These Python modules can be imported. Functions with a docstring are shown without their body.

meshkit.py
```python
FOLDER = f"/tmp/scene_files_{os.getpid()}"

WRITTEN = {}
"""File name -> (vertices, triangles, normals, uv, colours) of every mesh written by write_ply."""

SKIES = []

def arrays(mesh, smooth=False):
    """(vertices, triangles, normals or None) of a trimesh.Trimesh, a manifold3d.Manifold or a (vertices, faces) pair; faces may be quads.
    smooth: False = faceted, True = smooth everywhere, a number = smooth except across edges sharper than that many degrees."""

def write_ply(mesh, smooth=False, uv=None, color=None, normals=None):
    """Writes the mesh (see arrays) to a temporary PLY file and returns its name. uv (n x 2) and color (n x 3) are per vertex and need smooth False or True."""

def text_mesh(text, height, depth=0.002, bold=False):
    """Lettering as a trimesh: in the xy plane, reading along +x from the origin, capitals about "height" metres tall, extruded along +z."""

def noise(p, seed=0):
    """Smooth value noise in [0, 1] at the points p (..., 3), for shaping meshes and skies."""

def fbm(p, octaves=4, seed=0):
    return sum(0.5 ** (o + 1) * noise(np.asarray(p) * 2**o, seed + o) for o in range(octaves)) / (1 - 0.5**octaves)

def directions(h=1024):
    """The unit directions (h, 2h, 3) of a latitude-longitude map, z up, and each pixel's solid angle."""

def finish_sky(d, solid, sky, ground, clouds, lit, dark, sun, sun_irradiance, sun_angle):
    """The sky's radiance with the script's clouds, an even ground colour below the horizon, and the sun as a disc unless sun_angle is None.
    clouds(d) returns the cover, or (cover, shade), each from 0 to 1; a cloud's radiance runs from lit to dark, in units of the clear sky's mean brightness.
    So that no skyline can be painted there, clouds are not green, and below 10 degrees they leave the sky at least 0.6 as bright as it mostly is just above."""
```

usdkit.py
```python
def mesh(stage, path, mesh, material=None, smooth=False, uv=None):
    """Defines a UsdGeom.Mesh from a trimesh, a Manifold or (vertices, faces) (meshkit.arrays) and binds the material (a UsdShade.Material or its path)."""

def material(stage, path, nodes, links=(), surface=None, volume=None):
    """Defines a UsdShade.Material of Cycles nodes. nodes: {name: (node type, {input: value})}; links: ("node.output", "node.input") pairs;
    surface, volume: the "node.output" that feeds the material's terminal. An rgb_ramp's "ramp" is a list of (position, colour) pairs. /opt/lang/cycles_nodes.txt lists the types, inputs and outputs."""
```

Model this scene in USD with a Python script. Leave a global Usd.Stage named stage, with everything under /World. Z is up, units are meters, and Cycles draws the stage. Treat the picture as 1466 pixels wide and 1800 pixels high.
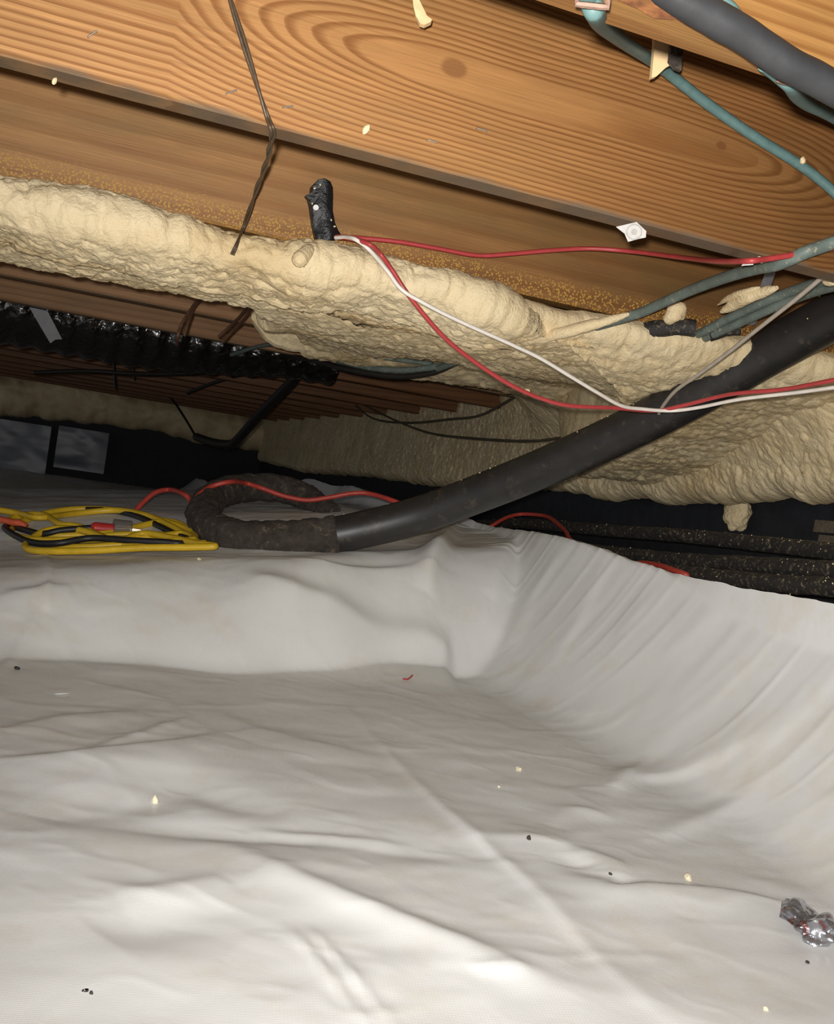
import math
import numpy as np, trimesh, usdkit, meshkit
from meshkit import fbm, noise
from scipy.spatial import cKDTree
from pxr import Usd, UsdGeom, UsdLux, Gf, Sdf, UsdShade

stage = Usd.Stage.CreateInMemory()
UsdGeom.SetStageUpAxis(stage, UsdGeom.Tokens.z)
UsdGeom.SetStageMetersPerUnit(stage, 1.0)
W = UsdGeom.Xform.Define(stage, '/World')
stage.SetDefaultPrim(W.GetPrim())
UsdGeom.Scope.Define(stage, '/World/Looks')
rng = np.random.default_rng(7)

# ------------------------------------------------------------------ camera
F = 1800.0                                   # focal length in pixels of the 1466 px wide picture
YAW, PITCH, ROLL = math.radians(19.1), math.atan(48 / 1800), math.radians(8.7)
EYE = np.array([0, 0, .3])
FW = np.array([math.sin(YAW) * math.cos(PITCH), math.cos(YAW) * math.cos(PITCH), -math.sin(PITCH)])
HH = np.array([math.cos(YAW), -math.sin(YAW), 0]); UU = np.cross(HH, FW)
RT = math.cos(ROLL) * HH + math.sin(ROLL) * UU
UP = -math.sin(ROLL) * HH + math.cos(ROLL) * UU
cam = UsdGeom.Camera.Define(stage, '/World/camera')
cam.CreateHorizontalApertureAttr(36.0); cam.CreateVerticalApertureAttr(36.0 * 1800 / 1466)
cam.CreateFocalLengthAttr(36.0 * F / 1466); cam.CreateClippingRangeAttr(Gf.Vec2f(.01, 100))
m = np.eye(4); m[0, :3] = RT; m[1, :3] = UP; m[2, :3] = -FW; m[3, :3] = EYE
cam.AddTransformOp().Set(Gf.Matrix4d(m.tolist()))
cam.CreateExposureAttr(0.0)

def ray(x, y): return FW + RT * (x - 733) / F + UP * (900 - y) / F
def P(x, y, d): return EYE + ray(x, y) * d
def pl(x, y, ax, val):
    q = ray(x, y); return EYE + q * ((val - EYE[ax]) / q[ax])
def pix(p):
    q = np.asarray(p) - EYE; d = q @ FW; return 733 + F * (q @ RT) / d, 900 - F * (q @ UP) / d, d

def look(eye, at):
    f = at - eye; f /= np.linalg.norm(f); r_ = np.cross(f, [0, 0, 1.0]); r_ /= np.linalg.norm(r_); u_ = np.cross(r_, f)
    M = np.eye(4); M[0, :3], M[1, :3], M[2, :3], M[3, :3] = r_, u_, -f, eye
    return M

# ------------------------------------------------------------------ light: the lamp the photographer carries, and an added dome of faint ambient fill
lamp = UsdLux.SphereLight.Define(stage, '/World/hand_lamp')
lamp.CreateRadiusAttr(.009); lamp.CreateIntensityAttr(20800); lamp.CreateColorAttr(Gf.Vec3f(1, .982, .955))
lamp.AddTransformOp().Set(Gf.Matrix4d(look(np.array([-.022, -.02, .314]), EYE + ray(930, 715)).tolist()))
sh_ = UsdLux.ShapingAPI.Apply(lamp.GetPrim()); sh_.CreateShapingConeAngleAttr(54); sh_.CreateShapingConeSoftnessAttr(1.0)
lamp.GetPrim().SetCustomDataByKey('kind', 'structure')
dome = UsdLux.DomeLight.Define(stage, '/World/fill_dome')
dome.CreateIntensityAttr(.13); dome.CreateColorAttr(Gf.Vec3f(.9, .95, 1))
dome.GetPrim().SetCustomDataByKey('kind', 'structure')


# ------------------------------------------------------------------ prim helpers
used = {}
def numbered(parent, name):
    k = (parent, name); n = used.get(k, 0); used[k] = n + 1
    return name if n == 0 else f'{name}_{n:03d}'
def tag(o, label=None, cat=None, group=None, kind=None):
    p = o.GetPrim() if hasattr(o, 'GetPrim') else o
    for k, v in (('label', label), ('category', cat), ('group', group), ('kind', kind)):
        if v: p.SetCustomDataByKey(k, v)
    return p
def empty(name, loc=(0, 0, 0), label=None, cat=None, group=None, kind=None):
    path = '/World/' + numbered('/World', name)
    x = UsdGeom.Xform.Define(stage, path); x.AddTranslateOp().Set(Gf.Vec3d(*map(float, loc)))
    x.loc = np.array(loc, float)
    LOC[path] = np.array(loc, float)
    return tag(x, label, cat, group, kind)
LOC = {}
def obj(name, mesh, mat, parent=None, smooth=False, label=None, cat=None, group=None, kind=None):
    """One Mesh; vertices are given in world coordinates and stored relative to the thing's origin."""
    base = str(parent.GetPath()) if parent is not None else '/World'
    top = '/'.join(base.split('/')[:3])
    off = LOC.get(top, np.zeros(3))
    v, f = (mesh.vertices, mesh.faces) if hasattr(mesh, 'vertices') else mesh
    v, f = np.asarray(v, float) - off, np.asarray(f)
    path = base + '/' + numbered(base, name)
    g = usdkit.mesh(stage, path, (v, f), mat, smooth=smooth)
    return tag(g, label, cat, group, kind)

# ------------------------------------------------------------------ mesh helpers
def cr(pts, n=12):
    """Catmull-Rom through the points."""
    p = np.asarray(pts, float)
    p = np.vstack([2 * p[0] - p[1], p, 2 * p[-1] - p[-2]])
    out = []
    for i in range(1, len(p) - 2):
        t = np.linspace(0, 1, n, endpoint=False)[:, None]
        a, b, c, d = p[i - 1:i + 3]
        out.append(.5 * (2 * b + (c - a) * t + (2 * a - 5 * b + 4 * c - d) * t**2 + (3 * b - a - 3 * c + d) * t**3))
    return np.vstack(out + [p[-2:-1]])
def frames(p):
    t = np.gradient(p, axis=0); t /= np.linalg.norm(t, axis=1, keepdims=True) + 1e-12
    a = np.zeros_like(p); a0 = np.cross(t[0], [0, 0, 1.0])
    if np.linalg.norm(a0) < .1: a0 = np.cross(t[0], [1.0, 0, 0])
    for i in range(len(p)):
        a0 = a0 - t[i] * (a0 @ t[i]); a0 /= np.linalg.norm(a0) + 1e-12; a[i] = a0
    return t, a, np.cross(t, a)
def tube(p, r, sides=10, flat=1.0, wob=0, seed=0):
    p = np.asarray(p, float); t, a, b = frames(p)
    ang = np.arange(sides) * 2 * np.pi / sides
    r = np.broadcast_to(r, (len(p),))[:, None, None]
    off = np.cos(ang)[None, :, None] * a[:, None] + flat * np.sin(ang)[None, :, None] * b[:, None]
    if wob:
        q = p[:, None] + r * off
        r = r * (1 + wob * (fbm(q * 60, 3, seed)[..., None] - .5) * 2)
    v = (p[:, None] + r * off).reshape(-1, 3)
    n, s = len(p), sides
    i, j = np.meshgrid(np.arange(n - 1), np.arange(s), indexing='ij')
    q = np.stack([i * s + j, i * s + (j + 1) % s, (i + 1) * s + (j + 1) % s, (i + 1) * s + j], -1).reshape(-1, 4)
    f = np.vstack([q[:, [0, 2, 1]], q[:, [0, 3, 2]]])
    c0, c1 = len(v), len(v) + 1
    v = np.vstack([v, p[0], p[-1]])
    k = np.arange(s)
    f = np.vstack([f, np.stack([np.full(s, c0), k, (k + 1) % s], 1), np.stack([np.full(s, c1), (n - 1) * s + (k + 1) % s, (n - 1) * s + k], 1)])
    return trimesh.Trimesh(v, f, process=False)
def grid(V, flip=False):
    """(n, m, 3) points as a triangle mesh."""
    n, m = V.shape[:2]
    i, j = np.meshgrid(np.arange(n - 1), np.arange(m - 1), indexing='ij')
    q = np.stack([i * m + j, i * m + j + 1, (i + 1) * m + j + 1, (i + 1) * m + j], -1).reshape(-1, 4)
    if flip: q = q[:, ::-1]
    return trimesh.Trimesh(V.reshape(-1, 3), np.vstack([q[:, [0, 1, 2]], q[:, [0, 2, 3]]]), process=False)
def box(lo, hi):
    lo, hi = np.array(lo, float), np.array(hi, float)
    b = trimesh.creation.box(extents=hi - lo); b.apply_translation((lo + hi) / 2); return b
def cat(*ms): return trimesh.util.concatenate(list(ms))
def poly_plate(pts, n, th, sub=0):
    """A planar-ish outline of 3D points as a plate of thickness th along n (centred)."""
    from shapely.geometry import Polygon
    pts = np.asarray(pts, float); n = np.asarray(n, float); n = n / np.linalg.norm(n)
    c = pts.mean(0); a = np.cross(n, [0, 0, 1.0] if abs(n[2]) < .9 else [1.0, 0, 0]); a /= np.linalg.norm(a); b = np.cross(n, a)
    q = np.stack([(pts - c) @ a, (pts - c) @ b], 1)
    m = trimesh.creation.extrude_polygon(Polygon(q).buffer(0), th, engine='earcut')
    for _ in range(sub): m = m.subdivide()
    v = m.vertices
    m.vertices = c + v[:, :1] * a + v[:, 1:2] * b + (v[:, 2:] - th / 2) * n
    m.fix_normals()
    return m
def crumb(c, r, seed):
    s = trimesh.creation.icosphere(1, 1.0); g = np.random.default_rng(seed)
    v = s.vertices * (.7 + .6 * noise(s.vertices * 1.3 + seed * 3.1, seed))[:, None] * np.array([1.2, .9, .8]) * r
    R = trimesh.transformations.random_rotation_matrix(g.random(3))[:3, :3]
    return trimesh.Trimesh(v @ R.T + c, s.faces, process=False)
def cells(uv, cell, seed, k=1):
    """0..1 rounded bumps, one per jittered cell, over 2D points in metres: the orange-peel of sprayed foam."""
    g = np.random.default_rng(seed)
    uv = np.asarray(uv, float); sh = uv.shape[:-1]; uv = uv.reshape(-1, 2) / cell
    lo, hi = np.floor(uv.min(0)) - 2, np.ceil(uv.max(0)) + 2
    gx, gy = np.meshgrid(np.arange(lo[0], hi[0]), np.arange(lo[1], hi[1]), indexing='ij')
    s = np.stack([gx, gy], -1).reshape(-1, 2) + g.random((gx.size, 2)) * .95
    h = .55 + .45 * g.random(len(s))
    d, i = cKDTree(s).query(uv)
    return (np.sqrt(np.clip(1 - (d / .85)**2, 0, 1)) * h[i]).reshape(sh)
def sst(a, b, x):
    t = np.clip((x - a) / (b - a), 0, 1); return t * t * (3 - 2 * t)

# ------------------------------------------------------------------ materials
def mat(name, nodes, links=(), surface='p.BSDF'):
    return usdkit.material(stage, '/World/Looks/' + name, nodes, links, surface=surface)
def plain(name, col, rough=.5, var=.25, scale=60, metallic=0, spec=.5, bump=.3, bdist=.001, dust=None, dust_amt=.5, dust_scale=25):
    n = {'g': ('geometry', {}), 'n': ('noise_texture', {'scale': scale, 'detail': 5, 'roughness': .6}),
         'r': ('rgb_ramp', {'ramp': [(.25, tuple(c * (1 - var) for c in col)), (.75, tuple(min(1, c * (1 + var)) for c in col))]}),
         'b': ('bump', {'strength': bump, 'distance': bdist}),
         'p': ('principled_bsdf', {'roughness': rough, 'metallic': metallic, 'specular_ior_level': spec})}
    l = [('g.position', 'n.vector'), ('n.fac', 'r.fac'), ('n.fac', 'b.height'), ('b.normal', 'p.normal')]
    if dust is None:
        l.append(('r.color', 'p.base_color'))
    else:
        n |= {'dn': ('noise_texture', {'scale': dust_scale, 'detail': 8, 'roughness': .72}),
              'dr': ('map_range', {'from_min': .62 - .25 * dust_amt, 'from_max': .78 - .2 * dust_amt, 'clamp': True}),
              'mx': ('mix_color', {'b': dust})}
        l += [('g.position', 'dn.vector'), ('dn.fac', 'dr.value'), ('dr.result', 'mx.fac'), ('r.color', 'mx.a'), ('mx.result', 'p.base_color')]
    return mat(name, n, l)

ZJ = .558            # underside of the joists
def wood(name, u0, z0, slope, k, freq, light, dark, grey=None, stain=None, contrast=1.0, specks=None, w0=.0, seed=0.0, olive=0.0, painted_falloff=None, wobble=.03, inner=.0, cap=1.0, knots=(), ringw=.8):
    """Flat-sawn board: growth rings cut along x. Distance from the pith line in the z direction and a depth that
    grows away from u0 give the long cathedral loops."""
    N, L = {}, []
    def M(nm, op, a, b=None, c=None):
        ins = {'math_type': op}
        for key, val in (('value1', a), ('value2', b), ('value3', c)):
            if val is None: continue
            if isinstance(val, str): L.append((val, f'{nm}.{key}'))
            else: ins[key] = val
        N[nm] = ('math', ins); return nm + '.value'
    N['g'] = ('geometry', {}); N['s'] = ('separate_xyz', {}); L.append(('g.position', 's.vector'))
    N['mp'] = ('mapping', {'scale': (2.2, 9, 9), 'location': (seed, seed * .7, seed * .3)}); L.append(('g.position', 'mp.vector'))
    N['wn'] = ('noise_texture', {'scale': 1.0, 'detail': 2.5, 'roughness': .5}); L.append(('mp.vector', 'wn.vector'))
    N['mq'] = ('mapping', {'scale': (9, 45, 45), 'location': (seed, 0, 0)}); L.append(('g.position', 'mq.vector'))
    N['wq'] = ('noise_texture', {'scale': 1.0, 'detail': 3, 'roughness': .55}); L.append(('mq.vector', 'wq.vector'))
    du = M('du', 'subtract', 's.x', u0)
    line = M('ln', 'multiply_add', du, slope, z0)
    wob = M('wb', 'multiply_add', 'wn.fac', wobble, -wobble / 2)
    dz0 = M('dz0', 'subtract', 's.z', line)
    dz = M('dz', 'add', dz0, wob)
    du2 = M('du2', 'multiply', du, du)
    dep = M('dep', 'minimum', M('dp0', 'multiply_add', du2, k, w0), cap)
    rr = M('rr', 'add', M('a1', 'multiply', dz, dz), M('a2', 'multiply', dep, dep))
    r = M('rt', 'sqrt', rr)
    r = M('rq', 'multiply_add', 'wq.fac', .0030, r)
    r = M('rx', 'maximum', r, inner)
    r = M('rf', 'multiply', r, freq)
    r = M('rw', 'multiply_add', 'wn.fac', ringw, r)
    fr = M('fr', 'fraction', r)
    N['ring'] = ('rgb_ramp', {'ramp': [(0, (0, 0, 0)), (.42, (.05, .05, .05)), (.66, (.75, .75, .75)), (.82, (1, 1, 1)), (.93, (.8, .8, .8)), (1, (0, 0, 0))]})
    L.append((fr, 'ring.fac'))
    N['mf'] = ('mapping', {'scale': (14, 500, 500)}); L.append(('g.position', 'mf.vector'))
    N['fib'] = ('noise_texture', {'scale': 1.0, 'detail': 3, 'roughness': .6}); L.append(('mf.vector', 'fib.vector'))
    N['big'] = ('noise_texture', {'scale': 3.5, 'detail': 3}); L.append(('mp.vector', 'big.vector'))
    N['rsc'] = ('math', {'math_type': 'multiply', 'value2': contrast}); L.append(('ring.color', 'rsc.value1'))
    N['lit'] = ('rgb_ramp', {'ramp': [(.3, tuple(c * .86 for c in light)), (.7, tuple(min(1, c * 1.1) for c in light))]}); L.append(('big.fac', 'lit.fac'))
    N['col'] = ('mix_color', {'b': dark}); L += [('rsc.value', 'col.fac'), ('lit.color', 'col.a')]
    N['fr2'] = ('rgb_ramp', {'ramp': [(.25, (.78, .76, .74)), (.75, (1.12, 1.12, 1.12))]}); L.append(('fib.fac', 'fr2.fac'))
    N['c2'] = ('mix', {'mix_type': 'multiply', 'fac': .8}); L += [('col.result', 'c2.color1'), ('fr2.color', 'c2.color2')]
    last = 'c2.color'
    for i, (kx, kz, kr) in enumerate(knots):
        ax_, az_ = M(f'kx{i}', 'subtract', 's.x', kx), M(f'kz{i}', 'subtract', 's.z', kz)
        d2_ = M(f'kd{i}', 'add', M(f'kq{i}', 'multiply', M(f'kh{i}', 'multiply', ax_, ax_), .45), M(f'kp{i}', 'multiply', az_, az_))
        d_ = M(f'kn{i}', 'multiply_add', 'wq.fac', kr * .9, M(f'kt{i}', 'sqrt', d2_))
        N[f'km{i}'] = ('map_range', {'from_min': kr * 1.15, 'from_max': kr * 1.5, 'to_min': .8, 'to_max': 0, 'clamp': True}); L.append((d_, f'km{i}.value'))
        N[f'kc{i}'] = ('mix_color', {'b': (.24, .105, .035)}); L += [(f'km{i}.result', f'kc{i}.fac'), (last, f'kc{i}.a')]
        last = f'kc{i}.result'
    if olive:
        N['on'] = ('noise_texture', {'scale': 1.7, 'detail': 4, 'roughness': .6}); L.append(('mp.vector', 'on.vector'))
        N['om'] = ('map_range', {'from_min': .48, 'from_max': .72, 'to_max': olive, 'clamp': True}); L.append(('on.fac', 'om.value'))
        N['oc'] = ('mix_color', {'b': (.20, .15, .06)}); L += [('om.result', 'oc.fac'), (last, 'oc.a')]
        last = 'oc.result'
    if painted_falloff:  # light falloff towards the right, painted into the wood colour
        N['hm'] = ('map_range', {'from_min': painted_falloff[0], 'from_max': painted_falloff[1], 'to_min': 0, 'to_max': 1, 'clamp': True}); L.append((M('hx', 'multiply_add', 'wn.fac', .25, 's.x'), 'hm.value'))
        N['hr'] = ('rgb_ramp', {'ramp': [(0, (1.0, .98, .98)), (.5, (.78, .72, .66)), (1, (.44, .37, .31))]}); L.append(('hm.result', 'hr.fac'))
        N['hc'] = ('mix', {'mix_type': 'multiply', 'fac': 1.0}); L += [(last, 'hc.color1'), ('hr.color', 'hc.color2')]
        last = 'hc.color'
    if stain:                                     # weathered grey arris along the bottom of the board
        N['sn'] = ('noise_texture', {'scale': 22, 'detail': 5}); L.append(('g.position', 'sn.vector'))
        zz = M('sz', 'multiply_add', 'sn.fac', .010, 's.z')
        N['sm'] = ('map_range', {'from_min': ZJ + .0045, 'from_max': ZJ + .0085, 'to_min': .85, 'to_max': 0, 'clamp': True}); L.append((zz, 'sm.value'))
        N['sc'] = ('mix_color', {'b': stain}); L += [('sm.result', 'sc.fac'), (last, 'sc.a')]
        last = 'sc.result'
    if specks:                                    # cured foam overspray, amber specks in a band above the foam
        N['sv'] = ('voronoi_texture', {'scale': 320, 'randomness': 1}); L.append(('g.position', 'sv.vector'))
        N['sb'] = ('noise_texture', {'scale': 30, 'detail': 6, 'roughness': .7}); L.append(('g.position', 'sb.vector'))
        zt = M('zt', 'multiply_add', 'sb.fac', -.03, 's.z')
        N['z1'] = ('map_range', {'from_min': specks - .012, 'from_max': specks + .014, 'to_min': .40, 'to_max': .06, 'clamp': True}); L.append((zt, 'z1.value'))
        N['lt'] = ('math', {'math_type': 'less_than'}); L += [('sv.distance', 'lt.value1'), ('z1.result', 'lt.value2')]
        N['z2'] = ('map_range', {'from_min': specks - .016, 'from_max': specks - .002, 'to_min': 1, 'to_max': 0, 'clamp': True}); L.append((zt, 'z2.value'))
        mul = M('ml', 'multiply', 'lt.value', 'z2.result')
        N['sx'] = ('mix_color', {'b': (.42, .235, .05)}); L += [(mul, 'sx.fac'), (last, 'sx.a')]
        last = 'sx.result'
    N['bp'] = ('bump', {'strength': .35, 'distance': .0012}); L.append(('fib.fac', 'bp.height'))
    N['p'] = ('principled_bsdf', {'roughness': .55, 'specular_ior_level': .3}); L += [(last, 'p.base_color'), ('bp.normal', 'p.normal')]
    return mat(name, N, L)

M_A = wood('joist_wood_cathedral', .37, .638, .0, .44, 215, (.43, .225, .082), (.245, .10, .026), stain=(.125, .092, .06), contrast=.95, olive=.25, painted_falloff=(.0, .75), wobble=.016, inner=.0165, cap=.05, knots=((.254, .641, .0085), (.514, .643, .0042)))
M_B = wood('joist_wood_plain', -.7, .70, .0, .02, 40, (.37, .20, .075), (.24, .11, .036), contrast=.55, specks=.578, seed=3.3, olive=.6, painted_falloff=(-.1, 1.0))
M_0 = wood('joist_wood_near', -.2, .70, .0, .03, 130, (.25, .125, .038), (.15, .06, .015), seed=7.1, contrast=.8)
M_C = wood('joist_wood_far', -1.2, .66, .0, .015, 70, (.28, .145, .058), (.18, .075, .026), stain=(.22, .155, .10), contrast=.6, seed=5.2)
M_SHADED = wood('joist_wood_shaded', -1.2, .66, .0, .015, 70, (.17, .075, .028), (.10, .04, .014), contrast=.6, seed=8.2)  # M_C wood again, dimness of the far end put into darker colours
M_SHIM = plain('split_pine', (.66, .46, .24), .6, .15, 40)
M_FOAM = mat('sprayed_foam', {'g': ('geometry', {}),
    'n': ('noise_texture', {'scale': 9, 'detail': 4, 'roughness': .6}), 'v': ('noise_texture', {'scale': 240, 'detail': 4, 'roughness': .6}),
    'r': ('rgb_ramp', {'ramp': [(.3, (.64, .48, .26)), (.5, (.73, .585, .355)), (.7, (.78, .645, .415))]}),
    'b': ('bump', {'strength': .8, 'distance': .003}), 'p': ('principled_bsdf', {'roughness': .5, 'specular_ior_level': .3})},
    [('g.position', 'n.vector'), ('g.position', 'v.vector'), ('n.fac', 'r.fac'), ('r.color', 'p.base_color'), ('v.fac', 'b.height'), ('b.normal', 'p.normal')])
M_LINER = mat('white_liner', {'g': ('geometry', {}),
    'm1': ('mapping', {'rotation': (0, 0, .18), 'scale': (1, 1, 1)}),
    'w1': ('wave_texture', {'wave_type': 'bands', 'bands_direction': 'x', 'scale': 150, 'distortion': .6, 'detail': 2, 'detail_scale': 3}),
    'w2': ('wave_texture', {'wave_type': 'bands', 'bands_direction': 'y', 'scale': 170, 'distortion': .6, 'detail': 2, 'detail_scale': 3}),
    'ad': ('math', {'math_type': 'add'}), 'cn': ('noise_texture', {'scale': 34, 'detail': 6, 'roughness': .62, 'distortion': .6}),
    'a2': ('math', {'math_type': 'multiply_add', 'value2': 7.0}),
    'n': ('noise_texture', {'scale': 3.2, 'detail': 5, 'roughness': .62}), 'n2': ('noise_texture', {'scale': 7.5, 'detail': 6, 'roughness': .7}),
    'r': ('rgb_ramp', {'ramp': [(.35, (.66, .655, .635)), (.65, (.735, .735, .72))]}),
    'st': ('map_range', {'from_min': .53, 'from_max': .74, 'to_max': .38, 'clamp': True}), 'mx': ('mix_color', {'b': (.60, .47, .30)}),
    'b': ('bump', {'strength': .07, 'distance': .0006}), 'p': ('principled_bsdf', {'roughness': .42, 'specular_ior_level': .45})},
    [('g.position', 'm1.vector'), ('m1.vector', 'w1.vector'), ('m1.vector', 'w2.vector'), ('w1.fac', 'ad.value1'), ('w2.fac', 'ad.value2'),
     ('g.position', 'cn.vector'), ('cn.fac', 'a2.value1'), ('ad.value', 'a2.value3'), ('a2.value', 'b.height'),
     ('g.position', 'n.vector'), ('g.position', 'n2.vector'), ('n.fac', 'r.fac'), ('n2.fac', 'st.value'), ('st.result', 'mx.fac'), ('r.color', 'mx.a'),
     ('mx.result', 'p.base_color'), ('b.normal', 'p.normal')])
M_BLACKWALL = plain('black_masonry', (.012, .013, .017), .7, .4, 30, bump=.6, bdist=.004)
M_BRICK = plain('old_brick', (.11, .085, .055), .85, .35, 90, bump=.8, bdist=.004)
M_PIPE = plain('black_plastic_pipe', (.020, .018, .017), .42, .3, 40, bump=.15, bdist=.001, dust=(.09, .07, .05), dust_amt=.22, dust_scale=45)
M_INS = plain('pipe_insulation', (.018, .015, .013), .75, .4, 50, bump=.5, bdist=.002, dust=(.30, .24, .15), dust_amt=.32, dust_scale=140)
M_INS2 = plain('dirty_pipe_wrap', (.040, .031, .024), .9, .5, 70, bump=.9, bdist=.006, dust=(.17, .13, .09), dust_amt=.3, dust_scale=60)
M_GREYPIPE = plain('dark_grey_tubing', (.024, .024, .025), .5, .25, 50, bump=.3)
M_TEAL = plain('blue_green_cable', (.085, .15, .142), .5, .2, 120, bump=.2)
M_TEAL2 = plain('dusty_green_cable', (.115, .145, .125), .6, .25, 60, bump=.3, dust=(.5, .4, .24), dust_amt=.22, dust_scale=170)
M_DUSTWIRE = plain('foam_dusted_wire', (.085, .07, .04), .7, .4, 200, bump=.6, bdist=.002)
M_BRONZE = plain('bronze_wire', (.075, .048, .026), .45, .3, 200)
M_DARKWIRE = plain('dark_wire', (.012, .009, .007), .6, .3, 100)
M_REDBROWN = plain('red_brown_wire', (.10, .045, .022), .5, .3, 100)
M_RED = plain('red_wire', (.40, .045, .045), .42, .15, 80, bump=.05)
M_REDCORD = plain('red_cord', (.42, .05, .035), .45, .15, 80, bump=.05)
M_ORANGE = plain('orange_cord', (.55, .10, .04), .45, .15, 80, bump=.05)
M_WHITEW = plain('white_wire', (.72, .66, .58), .42, .12, 80, bump=.05)
M_GREYW = plain('grey_white_wire', (.44, .38, .31), .5, .15, 80, bump=.05)
M_YELLOW = plain('yellow_cord', (.62, .40, .02), .45, .2, 30, bump=.05)
M_BLACKC = plain('black_cord', (.015, .014, .013), .5, .2, 30, bump=.05)
M_TAPE = plain('black_tape', (.008, .008, .009), .38, .5, 150, bump=.7, bdist=.003)
M_GREYTAPE = plain('grey_tape', (.20, .20, .21), .45, .15, 60)
M_WHITE = plain('white_plastic', (.75, .74, .72), .45, .05, 60)
M_CRUMB = plain('foam_crumb', (.66, .58, .42), .7, .12, 90)
M_PAPER = plain('paper_tag', (.44, .42, .39), .7, .12, 240)
M_PRINT = plain('grey_print', (.33, .31, .29), .7, .1, 240)
M_STEEL = plain('staple_steel', (.50, .46, .40), .35, .1, 90, metallic=.8)
M_RUST = plain('rusty_steel', (.20, .12, .085), .7, .35, 150, metallic=.2)
M_RUSTSTAIN = plain('rusty_metal_plate', (.25, .10, .03), .7, .7, 70, bump=.5, dust=(.10, .022, .012), dust_amt=.75, dust_scale=42)
M_REDPLUG = plain('red_plastic', (.45, .03, .03), .35, .1, 60)
M_CLEAR = mat('clear_plastic', {'t': ('transparent_bsdf', {'color': (.75, .74, .72)}), 'g': ('glossy_bsdf', {'roughness': .12, 'color': (.8, .8, .8)}), 'd': ('diffuse_bsdf', {'color': (.3, .29, .28)}),
    'm1': ('mix_closure', {'fac': .35}), 'm2': ('mix_closure', {'fac': .2})}, [('t.BSDF', 'm1.closure1'), ('d.BSDF', 'm1.closure2'), ('m1.closure', 'm2.closure1'), ('g.BSDF', 'm2.closure2')], surface='m2.closure')
M_FOIL = mat('crinkled_foil', {'g': ('geometry', {}), 'v': ('voronoi_texture', {'scale': 55, 'feature': 'f1'}), 'n': ('noise_texture', {'scale': 60, 'detail': 4, 'distortion': 1.5}),
    'a': ('math', {'math_type': 'add'}), 'b': ('bump', {'strength': .6, 'distance': .007}), 'p': ('principled_bsdf', {'metallic': 1, 'roughness': .11, 'base_color': (.16, .155, .15)})},
    [('g.position', 'v.vector'), ('g.position', 'n.vector'), ('v.distance', 'a.value1'), ('n.fac', 'a.value2'), ('a.value', 'b.height'), ('b.normal', 'p.normal')])
M_WRAP = mat('foil_wrapper_metal', {'g': ('geometry', {}), 'n': ('noise_texture', {'scale': 90, 'detail': 2}),
    'r': ('rgb_ramp', {'ramp': [(.38, (.40, .40, .42)), (.60, (.30, .30, .32)), (.68, (.24, .10, .10)), (.8, (.3, .25, .2))]}),
    'p': ('principled_bsdf', {'metallic': .82, 'roughness': .2})}, [('g.position', 'n.vector'), ('n.fac', 'r.fac'), ('r.color', 'p.base_color')])
M_POLY = plain('clouded_plastic_sheet', (.15, .16, .19), .35, .1, 5, spec=.6, bump=.12, bdist=.003)
M_SOIL = plain('dark_soil', (.035, .03, .026), .95, .4, 30, bump=.8, bdist=.01)
M_PLY = plain('subfloor_plywood', (.36, .22, .11), .7, .2, 8)
M_GREYWALL = plain('grey_concrete', (.10, .10, .10), .9, .2, 20)

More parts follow.
